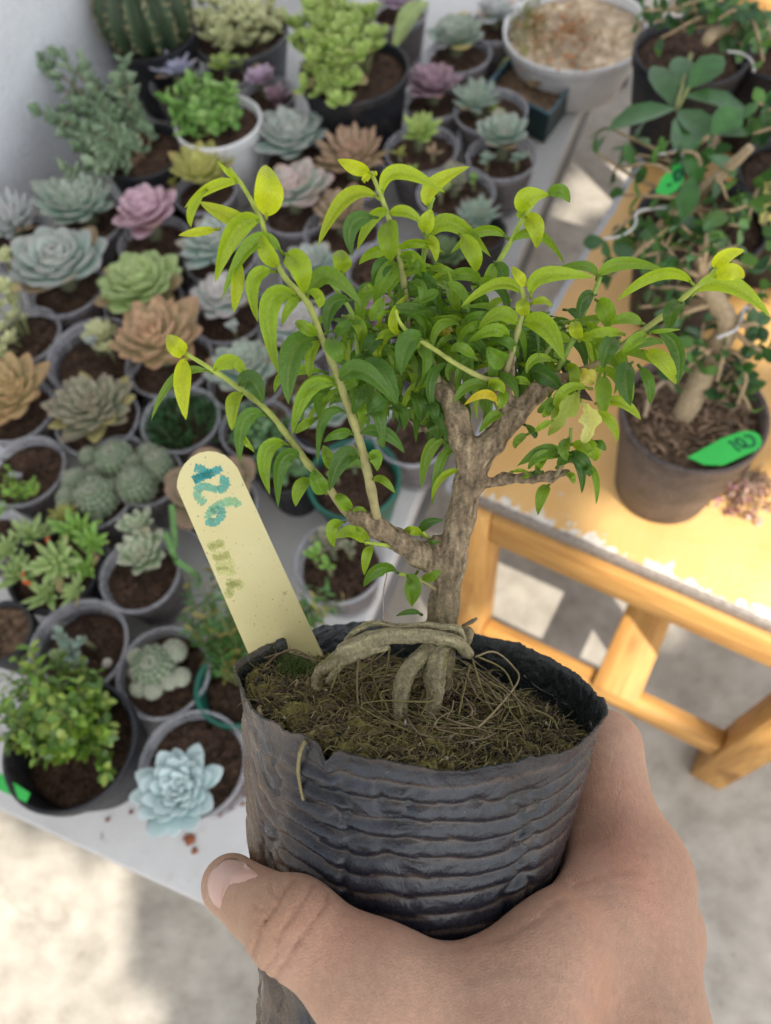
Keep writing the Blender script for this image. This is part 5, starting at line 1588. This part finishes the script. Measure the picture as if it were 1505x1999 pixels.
TONE = [((.040, .105, .018), 0), ((.085, .19, .018), .2), ((.18, .305, .016), .5), ((.29, .41, .016), .75), ((.46, .53, .016), 1.0), ((.62, .50, .03), 2.0), ((.50, .46, .08), 2.4), ((.34, .42, .07), 3.0), ((.62, .62, .20), 3.2), ((.055, .032, .028), 4.0)]


def tone_col(t):
    for (c0, t0), (c1, t1) in zip(TONE[:-1], TONE[1:]):
        if t <= t1:
            k = (t - t0) / (t1 - t0); return np.array(c0) * (1 - k) + np.array(c1) * k
    return np.array(TONE[-1][0])


def arch_leaf(mb, b, m, t, W, tone, roll, fold):
    """a leaf whose midrib arcs b -> m -> t (camera coords), W wide, folded along the midrib"""
    nL, nW = 15, 4
    c = 2 * m - .5 * (b + t)
    ts = np.linspace(0, 1, nL); q = ts[:, None]
    sp = (1 - q) ** 2 * b + 2 * q * (1 - q) * c + q * q * t
    T = np.gradient(sp, axis=0); T /= np.maximum(np.linalg.norm(T, axis=1, keepdims=True), 1e-9)
    L = np.linalg.norm(np.diff(sp, axis=0), axis=1).sum()
    tq = np.clip((ts - .03) / .97, 0, 1); w = np.clip(ts / .10, 0, 1) ** .5 * .03 + tq ** .72 * (1 - tq) ** 1.0
    w[-1] = .0; w = w / w.max() * W / 2
    if tone >= 2.2: w = w * (1 + .28 * np.sin(ts * 14 + rng.uniform(0, 6)) + .15 * np.sin(ts * 29))
    col = tone_col(tone) * rng.uniform(.88, 1.12)
    rib = col * .82 + np.array((.30, .36, .08)) * .18 if tone < 2 else col * 1.1
    V = []; C = []; vv = unit(m)
    ph = rng.uniform(0, 6.28, 2)
    side0 = None
    for i in range(nL):
        s = np.cross(T[i], vv)
        if np.linalg.norm(s) < .15: s = s + (side0 if side0 is not None else np.array([1.0, 0, 0])) * .3
        s = unit(s)
        if side0 is not None and s.dot(side0) < 0: s = -s
        side0 = s
        n = unit(np.cross(s, T[i]));  n = n if n[2] < 0 else -n
        rr = roll + .25 * math.sin(ts[i] * 3 + ph[0])
        s2 = s * math.cos(rr) + n * math.sin(rr); n2 = n * math.cos(rr) - s * math.sin(rr)
        for j in range(-nW, nW + 1):
            f = j / nW; e = abs(f)
            wav = .05 * math.sin(ts[i] * 9 + ph[1] + (3 if f > 0 else 0)) * e * e
            V.append(sp[i] + s2 * f * w[i] * math.cos(fold * .8) + n2 * w[i] * (e * math.sin(fold) - .35 * e * e * math.sin(fold) + wav - .10))
            k = 1.0 if j == 0 else 0.0
            cc = col * (.93 + .14 * e) * (1.06 - .12 * ts[i])
            C.append(rib * k + cc * (1 - k))
    nn = 2 * nW + 1; fs = []
    for i in range(nL - 1):
        for j in range(nn - 1):
            a = i * nn + j; fs.append((a, a + 1, a + nn + 1, a + nn))
    mb.add(np.array(V), fs, np.array(C))
    tube(mb, [sp[0] - T[0] * .0012, sp[0], sp[1]], [.0005, .0005, .0003], rib, 5)


sh_px = []
for k, (pts, *_r) in enumerate(SHOOTS):
    q = spline(np.array(pts, float), 40); sh_px.append(q)


def nearest_shoot(x, y):
    best = (1e9, 0, 0)
    for k, q in enumerate(sh_px):
        d = np.hypot(q[:, 0] - x, q[:, 1] - y); i = int(d.argmin())
        if d[i] < best[0]: best = (d[i], k, q[i, 2])
    return best


fol = [MB() for _ in SHOOTS]
for key, (x0, y0, sc, txt) in CROPS.items():
    for ln in txt.split(';'):
        a = [float(q) for q in ln.split()]
        px = [(x0 + a[i] / sc, y0 + a[i + 1] / sc) for i in (0, 2, 4)]
        W = a[6] / sc; tone = a[7]
        if W < 2: continue
        d, k, off = nearest_shoot(*px[0])
        ob = off + (rng.uniform(-.002, .003) if d > 14 else 0)
        chord = math.hypot(px[2][0] - px[0][0], px[2][1] - px[0][1])
        full = max(95, 3.6 * W)                       # foreshortened leaves lean towards the viewer
        lean = math.sqrt(max(0, full * full - chord * chord)) * .262 / F * .38
        dm = lean * .6 + rng.uniform(.001, .003); dt = lean * rng.uniform(.2, .8) - rng.uniform(-.001, .003)
        b, m, t = tk(*px[0], ob), tk(*px[1], ob + dm), tk(*px[2], ob + dt)
        arch_leaf(fol[k], b, m, t, rpx(m, W) * 1.12, tone, rng.normal() * .30, rng.uniform(.35, .75))
# the dense inner crown: older leaves hanging from the inner twigs
inner = [2, 3, 4, 5, 7, 14, 15, 16, 6, 8]
cnt = 0
while cnt < 300:
    if rng.random() < .74: x, y = 925 + rng.normal() * 135, 690 + rng.normal() * 55
    elif rng.random() < .5: x, y = 720 + rng.normal() * 60, 720 + rng.normal() * 60
    else: x, y = 820 + rng.normal() * 60, 590 + rng.normal() * 50
    if not (610 < x < 1215 and 500 < y < 830): continue
    if x < 700 and y < 590: continue
    if x > 1000 and y < 600: continue
    if y > 790 and (x < 760 or x > 860) : continue
    if 905 < x < 1075 and y > 755: continue
    cnt += 1
    k = min(inner, key=lambda i: np.hypot(sh_px[i][:, 0] - x, sh_px[i][:, 1] - y).min() + rng.uniform(0, 60))
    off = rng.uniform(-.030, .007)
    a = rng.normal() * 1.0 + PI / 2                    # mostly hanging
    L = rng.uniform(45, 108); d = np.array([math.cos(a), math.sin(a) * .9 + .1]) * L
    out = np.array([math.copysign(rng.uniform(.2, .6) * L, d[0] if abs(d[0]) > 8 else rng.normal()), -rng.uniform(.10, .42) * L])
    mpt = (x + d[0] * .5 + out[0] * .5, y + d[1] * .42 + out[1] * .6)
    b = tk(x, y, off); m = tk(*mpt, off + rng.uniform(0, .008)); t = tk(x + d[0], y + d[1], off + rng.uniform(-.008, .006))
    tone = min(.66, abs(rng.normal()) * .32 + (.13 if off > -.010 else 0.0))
    rng.random()
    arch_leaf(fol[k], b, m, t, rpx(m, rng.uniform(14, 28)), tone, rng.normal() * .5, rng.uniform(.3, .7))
for k, (pts, r0, r1, c0, c1) in enumerate(SHOOTS):
    mb = MB(); q = sh_px[k]; P3 = np.array([tk(*p) for p in q])
    rr = np.array([rpx(P3[i], r0 + (r1 - r0) * i / 39) for i in range(40)])
    rr = rr * (1 + .18 * (np.arange(40) % 6 == 3))       # nodes
    tube(mb, P3, rr, c0, 10, .03, col2=c1)
    br = hbuild(mb, 'branch', MAT['stem'])
    hbuild(fol[k], 'foliage', MAT['leaf'], br)
# small leaves close to the trunk base
mb = MB()
for a in ((820, 1198, 800, 1194, 772, 1203, 12, .15), (812, 1120, 800, 1150, 806, 1185, 22, .45)):
    arch_leaf(mb, tk(a[0], a[1], .004), tk(a[2], a[3], .006), tk(a[4], a[5], .006), rpx(TB, a[6]), a[7], .1, .4)
hbuild(mb, 'foliage', MAT['leaf'], trunk)

# ------------------------------------------------------------------ the pale yellow label stuck in the bag
L0, L1, Lm = cam(562, 1292, .295), cam(410, 945, .2815), cam(640, 1260, .2965)
LNC = unit(np.cross(L1 - L0, Lm - L0)); LNC = LNC if LNC[2] < 0 else -LNC
def lab3(px, py): return c2w(ray_plane(px, py, L0, LNC))
LW = unit(RW @ LNC)
zq = lambda x, y: (300 + x / 3.7625, 850 + y / 3.7625)
m, nt = mat_new('pale_yellow_label_plastic')
n1 = nz(nt, 24, 3); c = ramp(nt, n1, [(.3, (.72, .64, .31)), (.7, (.80, .72, .38))])
c = mixc(nt, ramp(nt, nz(nt, 900, 2), [(.705, 0.0), (.73, .85)]), c, (.17, .13, .06))
c = mixc(nt, ramp(nt, nz(nt, 1.0, 3, .6, scaled(nt, (420, 90, 420))), [(.70, 0.0), (.73, .55)]), c, (.30, .24, .10))
finish(nt, c, .42, bump(nt, nz(nt, 500, 3), .0002), .4, trans=.12)
rc, rad = (404, 945), 59
poly = [(500, 1330), (345, 958)]
for k in range(1, 18):
    t = math.radians(204 - 10.9 * k) ; poly.append((407 + 62.5 * math.cos(-t) * 1.0, 946 + 63 * math.sin(-t)))
poly += [(470, 925), (640, 1300)]
poly = [(506, 1325)] + [zq(*p) for p in ((170, 385), (172, 335), (190, 270), (225, 210), (275, 160), (335, 128), (400, 116), (460, 122), (520, 145), (575, 190), (615, 240), (645, 305))] + [(640, 1300)]
fade = lambda t: tuple(np.array((.05, .36, .36)) * (1 - t) + np.array((.28, .55, .30)) * t)
S = [('c', fade(0), [zq(*p) for p in ((290, 328), (330, 305), (400, 285), (450, 262), (500, 240))]), ('c', fade(.05), [zq(*p) for p in ((300, 236), (345, 248), (380, 268), (405, 284))]), ('c', fade(0), [zq(*p) for p in ((292, 330), (345, 310), (405, 290), (440, 270))]),
     ('c', fade(.25), [zq(*p) for p in ((485, 322), (520, 328), (535, 352), (515, 385), (470, 402))]), ('c', fade(.5), [zq(*p) for p in ((470, 402), (420, 385), (370, 374), (335, 385), (318, 410))]), ('c', fade(.75), [zq(*p) for p in ((318, 410), (322, 450), (345, 475), (375, 502))]),
     ('c', fade(1), [zq(*p) for p in ((625, 520), (605, 492), (570, 484), (510, 495))]), ('c', fade(.8), [zq(*p) for p in ((510, 495), (455, 525), (410, 570), (398, 612))]), ('c', fade(.35), [zq(*p) for p in ((398, 612), (420, 640), (465, 630), (495, 590), (498, 560), (460, 545), (425, 565))])]
lime = (.64, .64, .25)
for q in (((395, 822), (450, 800), (520, 800)), ((410, 835), (470, 800), (500, 780)), ((430, 880), (480, 890), (555, 870)), ((440, 905), (500, 900), (560, 880)), ((455, 965), (520, 960), (590, 935)), ((470, 1000), (520, 985), (560, 1010), (590, 990)),
          ((530, 1075), (590, 1085), (655, 1110)), ((535, 1110), (590, 1090), (640, 1080)), ((540, 1185), (560, 1160), (570, 1130)), ((590, 1075), (560, 1120), (545, 1170))):
    S.append(('c', lime, [zq(*p) for p in q]))
label_stick('plant_label', 'big pale yellow label with faded teal 126 stuck in the held bag', 'label', poly, lab3, LW, (.7, .6, .3), m, S, .0028, (.1, .4, .4), lab3(560, 1285), th=.0010, off=.00012)

# ------------------------------------------------------------------ the hand
def bp(px, py, dr):
    r_ = BR * .9
    for _ in range(4):
        q = bag_px(px, py, r_ + dr); r_ = float(bag_R(-(q - BC).dot(BN)))
    return q


T0, T1 = bp(452, 1729, .0085), bp(572, 1806, .0116)
T2, T3 = bp(735, 1930, .0125), bp(955, 2060, .017)
Wr = cam(1240, 2420, .212)
I0, I1, I2, I3 = cam(1236, 1712, .262), cam(1184, 1455, .284), cam(1125, 1400, .328), cam(1010, 1405, .350)
M0, M1, M2, M3 = cam(1272, 1810, .288), cam(1205, 1610, .338), cam(1090, 1560, .362), cam(960, 1560, .364)
R0, R1, R2, R3 = cam(1275, 1900, .305), cam(1200, 1720, .352), cam(1080, 1690, .372), cam(965, 1690, .370)
Q0, Q1, Q2, Q3 = cam(1260, 1990, .320), cam(1180, 1840, .362), cam(1075, 1810, .374), cam(985, 1810, .370)
WB3 = cam(1146, 1690, .268); WB4 = cam(1160, 1575, .277)
WB1 = bp(905, 1925, .0075); WB2 = bp(1065, 1868, .012)


def build_hand():
    segs = [(T0, T1, .0096, .0119, .004), (T1, T2, .0119, .0138, .006), (T2, T3, .0140, .0215, .010), (T3, Wr, .0215, .030, .012),
            (WB1, T2, .0068, .011, .010), (WB1, WB2, .0068, .011, .012), (WB2, I0, .011, .0125, .010), (T3, I0, .020, .0130, .012), (WB2, T3, .012, .019, .012),
            (I0, I1, .0142, .0108, .006), (I1, I2, .0106, .0096, .003), (I2, I3, .0094, .0080, .003), (I0, Wr, .0160, .031, .014),
            (M0, M1, .0132, .0106, .004), (M1, M2, .0104, .0094, .003), (M2, M3, .0094, .0080, .003), (M0, Wr, .0150, .030, .014),
            (R0, R1, .0125, .0100, .004), (R1, R2, .0100, .0090, .003), (R2, R3, .0090, .0078, .003), (R0, Wr, .0150, .029, .014),
            (Q0, Q1, .0115, .0090, .004), (Q1, Q2, .0090, .0080, .003), (Q2, Q3, .0080, .0070, .003), (Q0, Wr, .0140, .028, .014), (WB2, WB3, .011, .0112, .008), (WB3, I0, .0112, .0135, .008), (WB3, WB4, .0112, .0100, .008), (WB4, I1, .0100, .0105, .008), (I0, M0, .014, .0135, .01), (M0, R0, .0135, .013, .01), (R0, Q0, .013, .012, .01)]
    allp = np.array([q for s_ in segs for q in s_[:2]])
    lo = allp.min(0) - .036; hi = allp.max(0) + .036; hi[1] = Wr[1] - .004; h = .00098
    Pg = grid_pts(lo, hi, h); D = np.full(Pg.shape[:3], .05, np.float32)
    for a, b, ra, rb, k in segs:
        mn = np.minimum(a, b) - max(ra, rb) - .022; mx = np.maximum(a, b) + max(ra, rb) + .022
        i0 = np.maximum(((mn - lo) / h).astype(int), 0); i1 = np.maximum(np.ceil((mx - lo) / h).astype(int) + 1, 0)
        sl = tuple(slice(i0[q], i1[q]) for q in range(3))
        D[sl] = smin(D[sl], sd_capsule(Pg[sl], a, b, ra, rb), k)
    rel = Pg - BC; ax = rel @ BN; rad = np.linalg.norm(rel - ax[..., None] * BN, axis=-1)
    bd = rad - (bag_R(-ax) + .0004)
    bd = np.where(ax > .004, .05, bd) + np.clip((-ax - .078) / .02, 0, 1) * .05
    D = -smin(-D, bd, .0025)
    D[:, -1, :] = .05
    V, Fq = surface_nets(D, lo, h, 4)
    N = mesh_normals(V, Fq)
    # creases over the thumb joint and the web, drawn where skin folds
    cz = lambda pts: [(380 + x / 4.703, 1600 + y / 4.703) for x, y in pts]
    cre = [(cz([(960, 520), (880, 600), (810, 690), (760, 790), (700, 870), (640, 930)]), .00050, .00075), (cz([(1090, 600), (1030, 700), (940, 830), (860, 950), (740, 1120)]), .00042, .0008), (cz([(1235, 650), (1200, 780), (1120, 900), (980, 1080), (900, 1190)]), .00045, .0008),
           (cz([(640, 930), (600, 1010), (570, 1120), (530, 1250)]), .00045, .0008), (cz([(560, 790), (600, 830), (680, 830), (760, 780)]), .0003, .0006), (cz([(700, 600), (705, 670), (750, 720)]), .0003, .0006), (cz([(580, 920), (630, 915), (660, 940)]), .0003, .0005),
           (cz([(960, 1120), (860, 1290), (780, 1380), (720, 1500)]), .0004, .001), (cz([(760, 1240), (690, 1330), (640, 1400)]), .0003, .0009),
           ([(960, 1838), (1000, 1822), (1060, 1790)], .0002, .0012), ([(1080, 1760), (1110, 1735), (1160, 1712), (1230, 1700)], .0002, .0014), ([(1040, 1800), (1100, 1760), (1200, 1745)], .00012, .0012)]
    px = V[:, 0] / V[:, 2] * F + CX; py = V[:, 1] / V[:, 2] * F + CY
    face = N[:, 2] < -.05
    red = np.zeros(len(V)); vein = np.zeros(len(V))
    for pts in ([(1330, 1990), (1270, 1890), (1215, 1800), (1190, 1740)], [(1180, 1990), (1120, 1930), (1010, 1905), (900, 1935)], [(1250, 1870), (1180, 1850), (1120, 1800)]):
        q = spline(np.array(pts, float), 40); ii = np.where(face & (px > 850) & (py > 1650))[0]
        dd = np.full(len(V), 1e9); dd[ii] = np.hypot(px[ii][:, None] - q[:, 0], py[ii][:, None] - q[:, 1]).min(1)
        g = np.exp(-(dd / 14) ** 2); vein = np.maximum(vein, g); V = V + N * (g * .0002)[:, None]
    lowf = np.array([noise.noise(Vector(p) * 70 + Vector((1, 2, 3))) for p in V]); V = V + N * (lowf * .00055)[:, None]
    for pts, dep, wid in cre:
        q = spline(np.array(pts, float), 30); wpx = wid * .7 * F / .2
        dd = np.full(len(V), 1e9); near = face & (px > q[:, 0].min() - 30) & (px < q[:, 0].max() + 30) & (py > q[:, 1].min() - 30) & (py < q[:, 1].max() + 30)
        ii = np.where(near)[0]
        dd[ii] = np.hypot(px[ii][:, None] - q[:, 0], py[ii][:, None] - q[:, 1]).min(1)
        g = np.exp(-(dd / wpx) ** 2); V = V - N * (g * dep * 1.3)[:, None]; red = np.maximum(red, g * dep / .0005)
    base = np.array((.445, .268, .182)); C = np.tile(base, (len(V), 1))
    lob = np.array([noise.noise(Vector(p) * 45) for p in V]); lo2 = np.array([noise.noise(Vector(p) * 140 + Vector((5, 5, 5))) for p in V])
    C *= (1 + .10 * lob + .05 * lo2)[:, None]
    k = np.clip(np.exp(-((px - 1200) ** 2 + (py - 1690) ** 2) / 150. ** 2)[:, None] * .35 + np.exp(-((px - 580) ** 2 + (py - 1800) ** 2) / 70. ** 2)[:, None] * .4 + np.clip(lob, 0, 1)[:, None] * .5, 0, 1)
    C = C * (1 - k) + C * np.array((1.05, .80, .79)) * k
    C = C * (1 - .05 * vein[:, None] * np.array((1.2, .8, .55)))
    kt = np.exp(-((px - 500) ** 2 + (py - 1790) ** 2) / 90. ** 2)[:, None] * .6
    C = C * (1 - kt) + np.array((.43, .255, .15)) * kt
    C = C * (1 - .35 * red[:, None]) + np.array((.22, .08, .055)) * .35 * red[:, None]
    mb = MB(); mb.add(c2w(V), Fq.tolist(), np.clip(C, 0, 1))
    m, nt = mat_new('skin'); c = vcol(nt)
    n = nz(nt, 420, 4, .6); e = nz(nt, 1100, typ='EDGE'); lines = nz(nt, 1.0, 3, .6, scaled(nt, (1300, 520, 1300)))
    c = mixc(nt, 1.0, c, ramp(nt, n, [(.3, .90), (.7, 1.09)]), 'MULTIPLY')
    c = mixc(nt, 1.0, c, ramp(nt, lines, [(.3, .93), (.7, 1.05)]), 'MULTIPLY')
    c = mixc(nt, ramp(nt, nz(nt, 300, 2), [(.77, 0.0), (.80, .35)]), c, (.25, .13, .09))
    b = bump(nt, lines, .0005, .6); b = bump(nt, ramp(nt, e, [(0, 0.0), (.2, 1.0)]), .00025, .5, b)
    finish(nt, c, ramp(nt, n, [(.3, .42), (.7, .58)]), b, .38, sss=.22)
    o = mb.build('person', m, loc=c2w(T2))
    tag(o, 'bare right hand gripping the black grow bag with its thumb across the front', 'person')
    # nail: a curved plate following the thumb tip
    bv = BVHTree.FromPolygons([Vector(p) for p in V], Fq.tolist())
    n8 = lambda x, y: (380 + x / 4.703, 1600 + y / 4.703)
    out = [n8(*p) for p in ((112, 640), (125, 540), (160, 430), (215, 345), (290, 285), (380, 255), (470, 262), (545, 320), (580, 375), (560, 440), (490, 490), (410, 570), (350, 650), (305, 750), (285, 860), (272, 935), (200, 870), (135, 770))]
    rx_, ry_ = n8(620, 975); out = [(rx_ - (rx_ - x) * 1.13, ry_ - (ry_ - y) * 1.05) for x, y in out]
    cenp = np.mean(out, 0); RN = 9; no = len(out); VV = []; CC = []
    for r in range(RN + 1):
        for p in out:
            q = cenp + (np.array(p) - cenp) * (r / RN)
            d = Vector(unit(cam(q[0], q[1], 1.0))); hit = bv.ray_cast(Vector((0, 0, 0)), d)
            if hit[0] is None:
                hit = bv.find_nearest(d * T0[2]); pos, nn = np.array(hit[0]), np.array(hit[1])
            else: pos, nn = np.array(hit[0]), np.array(hit[1])
            if nn @ np.array(d) > 0: nn = -nn
            lift = .0008 * (1 - (r / RN) ** 3) - (.0004 if r == RN else 0)
            VV.append(pos + nn * lift)
            f = r / RN; right = (q[0] - 404) / 95
            cc = np.array((.60, .36, .29)) * (1 - .10 * right)
            CC.append(cc)
    for _ in range(2):
        A = np.array(VV).reshape(RN + 1, no, 3); A[1:-1] = (A[1:-1] * 2 + A[:-2] + A[2:] + np.roll(A[1:-1], 1, 1) + np.roll(A[1:-1], -1, 1)) / 6; VV = A.reshape(-1, 3)
    fs = []
    for r in range(RN):
        for j in range(no):
            q = (j + 1) % no; fs.append((r * no + j, (r + 1) * no + j, (r + 1) * no + q, r * no + q))
    mn = MB(); mn.add(c2w(np.array(VV)), fs, np.array(CC))
    nm, nt = mat_new('nail'); finish(nt, vcol(nt), .3, None, .5, sss=.15)
    mn.build('fingernail', nm, o, c2w(T2))


build_hand()

# ------------------------------------------------------------------ light: the sun, and an added unseen sheet cut to shape its patches
SUN = unit(np.array([.22, -.68, 1.0]))
el = math.asin(SUN[2]); az = math.atan2(SUN[0], SUN[1])
sd = bpy.data.lights.new('sun', 'SUN'); sd.energy = 2.2; sd.angle = math.radians(.53); sd.color = (1.0, .93, .82)
so = bpy.data.objects.new('sun', sd); COL.objects.link(so)
so.rotation_euler = Vector(SUN).to_track_quat('Z', 'Y').to_euler()

SHADE_Z = 4.2
def lit(polypx, zw): return ([tuple(G(x, y, zw)[:2]) for x, y in polypx], zw)
LIT = [lit([(-300, 1590), (110, 1612), (255, 1690), (268, 1850), (330, 2100), (-300, 2100)], 0.0),
       lit([(1165, 200), (1300, 190), (1300, 330), (1200, 420), (1140, 432), (1092, 395), (1098, 378), (1140, 330)], 0.0),
       lit([(1300, -400), (1700, -400), (1700, 160), (1490, 130), (1400, 20), (1330, -40)], 0.0),
       lit([(860, 960), (1290, 960), (1400, 1180), (1260, 1390), (1120, 1350), (860, 1260)], .06),
       lit([(1185, 1040), (1290, 985), (1400, 960), (1505, 930), (1640, 960), (1640, 1330), (1505, 1245), (1300, 1135)], BZ),
       lit([(1440, 600), (1600, 560), (1600, 720), (1480, 730)], BZ),
       lit([(1400, 100), (1500, 90), (1500, 190), (1440, 200)], BZ)]


def in_poly(p, poly):
    x, y = p; c = False; j = len(poly) - 1
    for i in range(len(poly)):
        (xi, yi), (xj, yj) = poly[i], poly[j]
        if (yi > y) != (yj > y) and x < (xj - xi) * (y - yi) / (yj - yi) + xi: c = not c
        j = i
    return c


mb = MB(); cs = .045
corner = lambda x, y, zw: np.array([x, y]) + SUN[:2] / SUN[2] * (SHADE_Z - zw)
x0, y0 = corner(-1.9, -.9, .4); x1, y1 = corner(1.6, 3.2, .4)
nx, ny = int((x1 - x0) / cs), int((y1 - y0) / cs)
keep = np.ones((nx, ny), bool)
for i in range(nx):
    for j in range(ny):
        q = np.array([x0 + (i + .5) * cs, y0 + (j + .5) * cs])
        for poly, zw in LIT:
            p = q - SUN[:2] / SUN[2] * (SHADE_Z - zw)
            if in_poly(p, poly): keep[i, j] = False; break
hero_pts = [c2w(q)[:2] + SUN[:2] / SUN[2] * (SHADE_Z - c2w(q)[2]) for q in
            [T0, T1, T2, T3, I0, I1, M0, R0, Q0, (I0 + T3) / 2, cam(1100, 1880, .22), cam(1300, 1950, .25), cam(1000, 1990, .19), cam(1200, 2050, .22), cam(1400, 2000, .25), BC, BC - BN * .05, BC - BN * .1] +
            [tk(*p) for p in ((560, 420), (450, 400), (380, 720), (500, 780), (720, 380), (860, 400), (1040, 420), (1000, 600), (800, 600), (640, 640), (860, 780), (1060, 760), (1200, 640), (1320, 600), (1430, 540), (900, 1000), (640, 960), (420, 950), (520, 1150), (1100, 900))]]
for i in range(nx):
    for j in range(ny):
        q = np.array([x0 + (i + .5) * cs, y0 + (j + .5) * cs])
        if not keep[i, j] and min(np.hypot(*(q - p)) for p in hero_pts) < .062: keep[i, j] = True
vid = {}
VR = []
def rv(i, j):
    if (i, j) not in vid: vid[(i, j)] = len(VR); VR.append((x0 + i * cs, y0 + j * cs, SHADE_Z))
    return vid[(i, j)]
fs = [(rv(i, j), rv(i + 1, j), rv(i + 1, j + 1), rv(i, j + 1)) for i in range(nx) for j in range(ny) if keep[i, j]]
mb.add(np.array(VR), fs, (.5, .5, .5))
ro = mb.build('added_shade_sheet', m_simple('shade_sheet_grey', (.42, .42, .41), .7, .2, 4), smooth=False)  # out-of-view sheet added for shade, open only above the wanted sun patches
tag(ro, kind='structure')
sm = ro.modifiers.new('thick', 'SOLIDIFY'); sm.thickness = .01

w = bpy.data.worlds.new('World'); SC.world = w; w.use_nodes = True; nt = w.node_tree; nt.nodes.clear()
sky = nd(nt, 'ShaderNodeTexSky'); sky.sky_type = 'NISHITA'; sky.sun_disc = False
sky.sun_elevation = el; sky.sun_rotation = az; sky.dust_density = 2.0; sky.air_density = 1.0
hs = nd(nt, 'ShaderNodeHueSaturation'); hs.inputs['Saturation'].default_value = .27; nt.links.new(sky.outputs[0], hs.inputs['Color'])
bg = nd(nt, 'ShaderNodeBackground'); bg.inputs[1].default_value = .12; nt.links.new(hs.outputs[0], bg.inputs[0])
out = nd(nt, 'ShaderNodeOutputWorld'); nt.links.new(bg.outputs[0], out.inputs[0])

# ------------------------------------------------------------------ camera
cd = bpy.data.cameras.new('camera'); co = bpy.data.objects.new('camera', cd); COL.objects.link(co)
Rm = np.stack([_X * np.array([1, -1, -1]), _Y * np.array([1, -1, -1]), _Z * np.array([1, -1, -1])])
co.matrix_world = Matrix([[*Rm[0], 0], [*Rm[1], 0], [*Rm[2], CAM_H], [0, 0, 0, 1]])
cd.sensor_fit = 'VERTICAL'; cd.sensor_height = 36.0; cd.lens = 36.0 * F / 1999.0
cd.clip_start = .01; cd.clip_end = 200
cd.dof.use_dof = True; cd.dof.focus_distance = .245; cd.dof.aperture_fstop = cd.lens / 2.35; cd.dof.aperture_blades = 0
SC.camera = co
vs = SC.view_settings; SC.display_settings.display_device = 'sRGB'
vs.view_transform = 'Standard'; vs.look = 'None'; vs.exposure = 1.5; vs.gamma = 1.0
SC.cycles.use_denoising = True
SC.cycles.max_bounces = 10; SC.cycles.transparent_max_bounces = 24
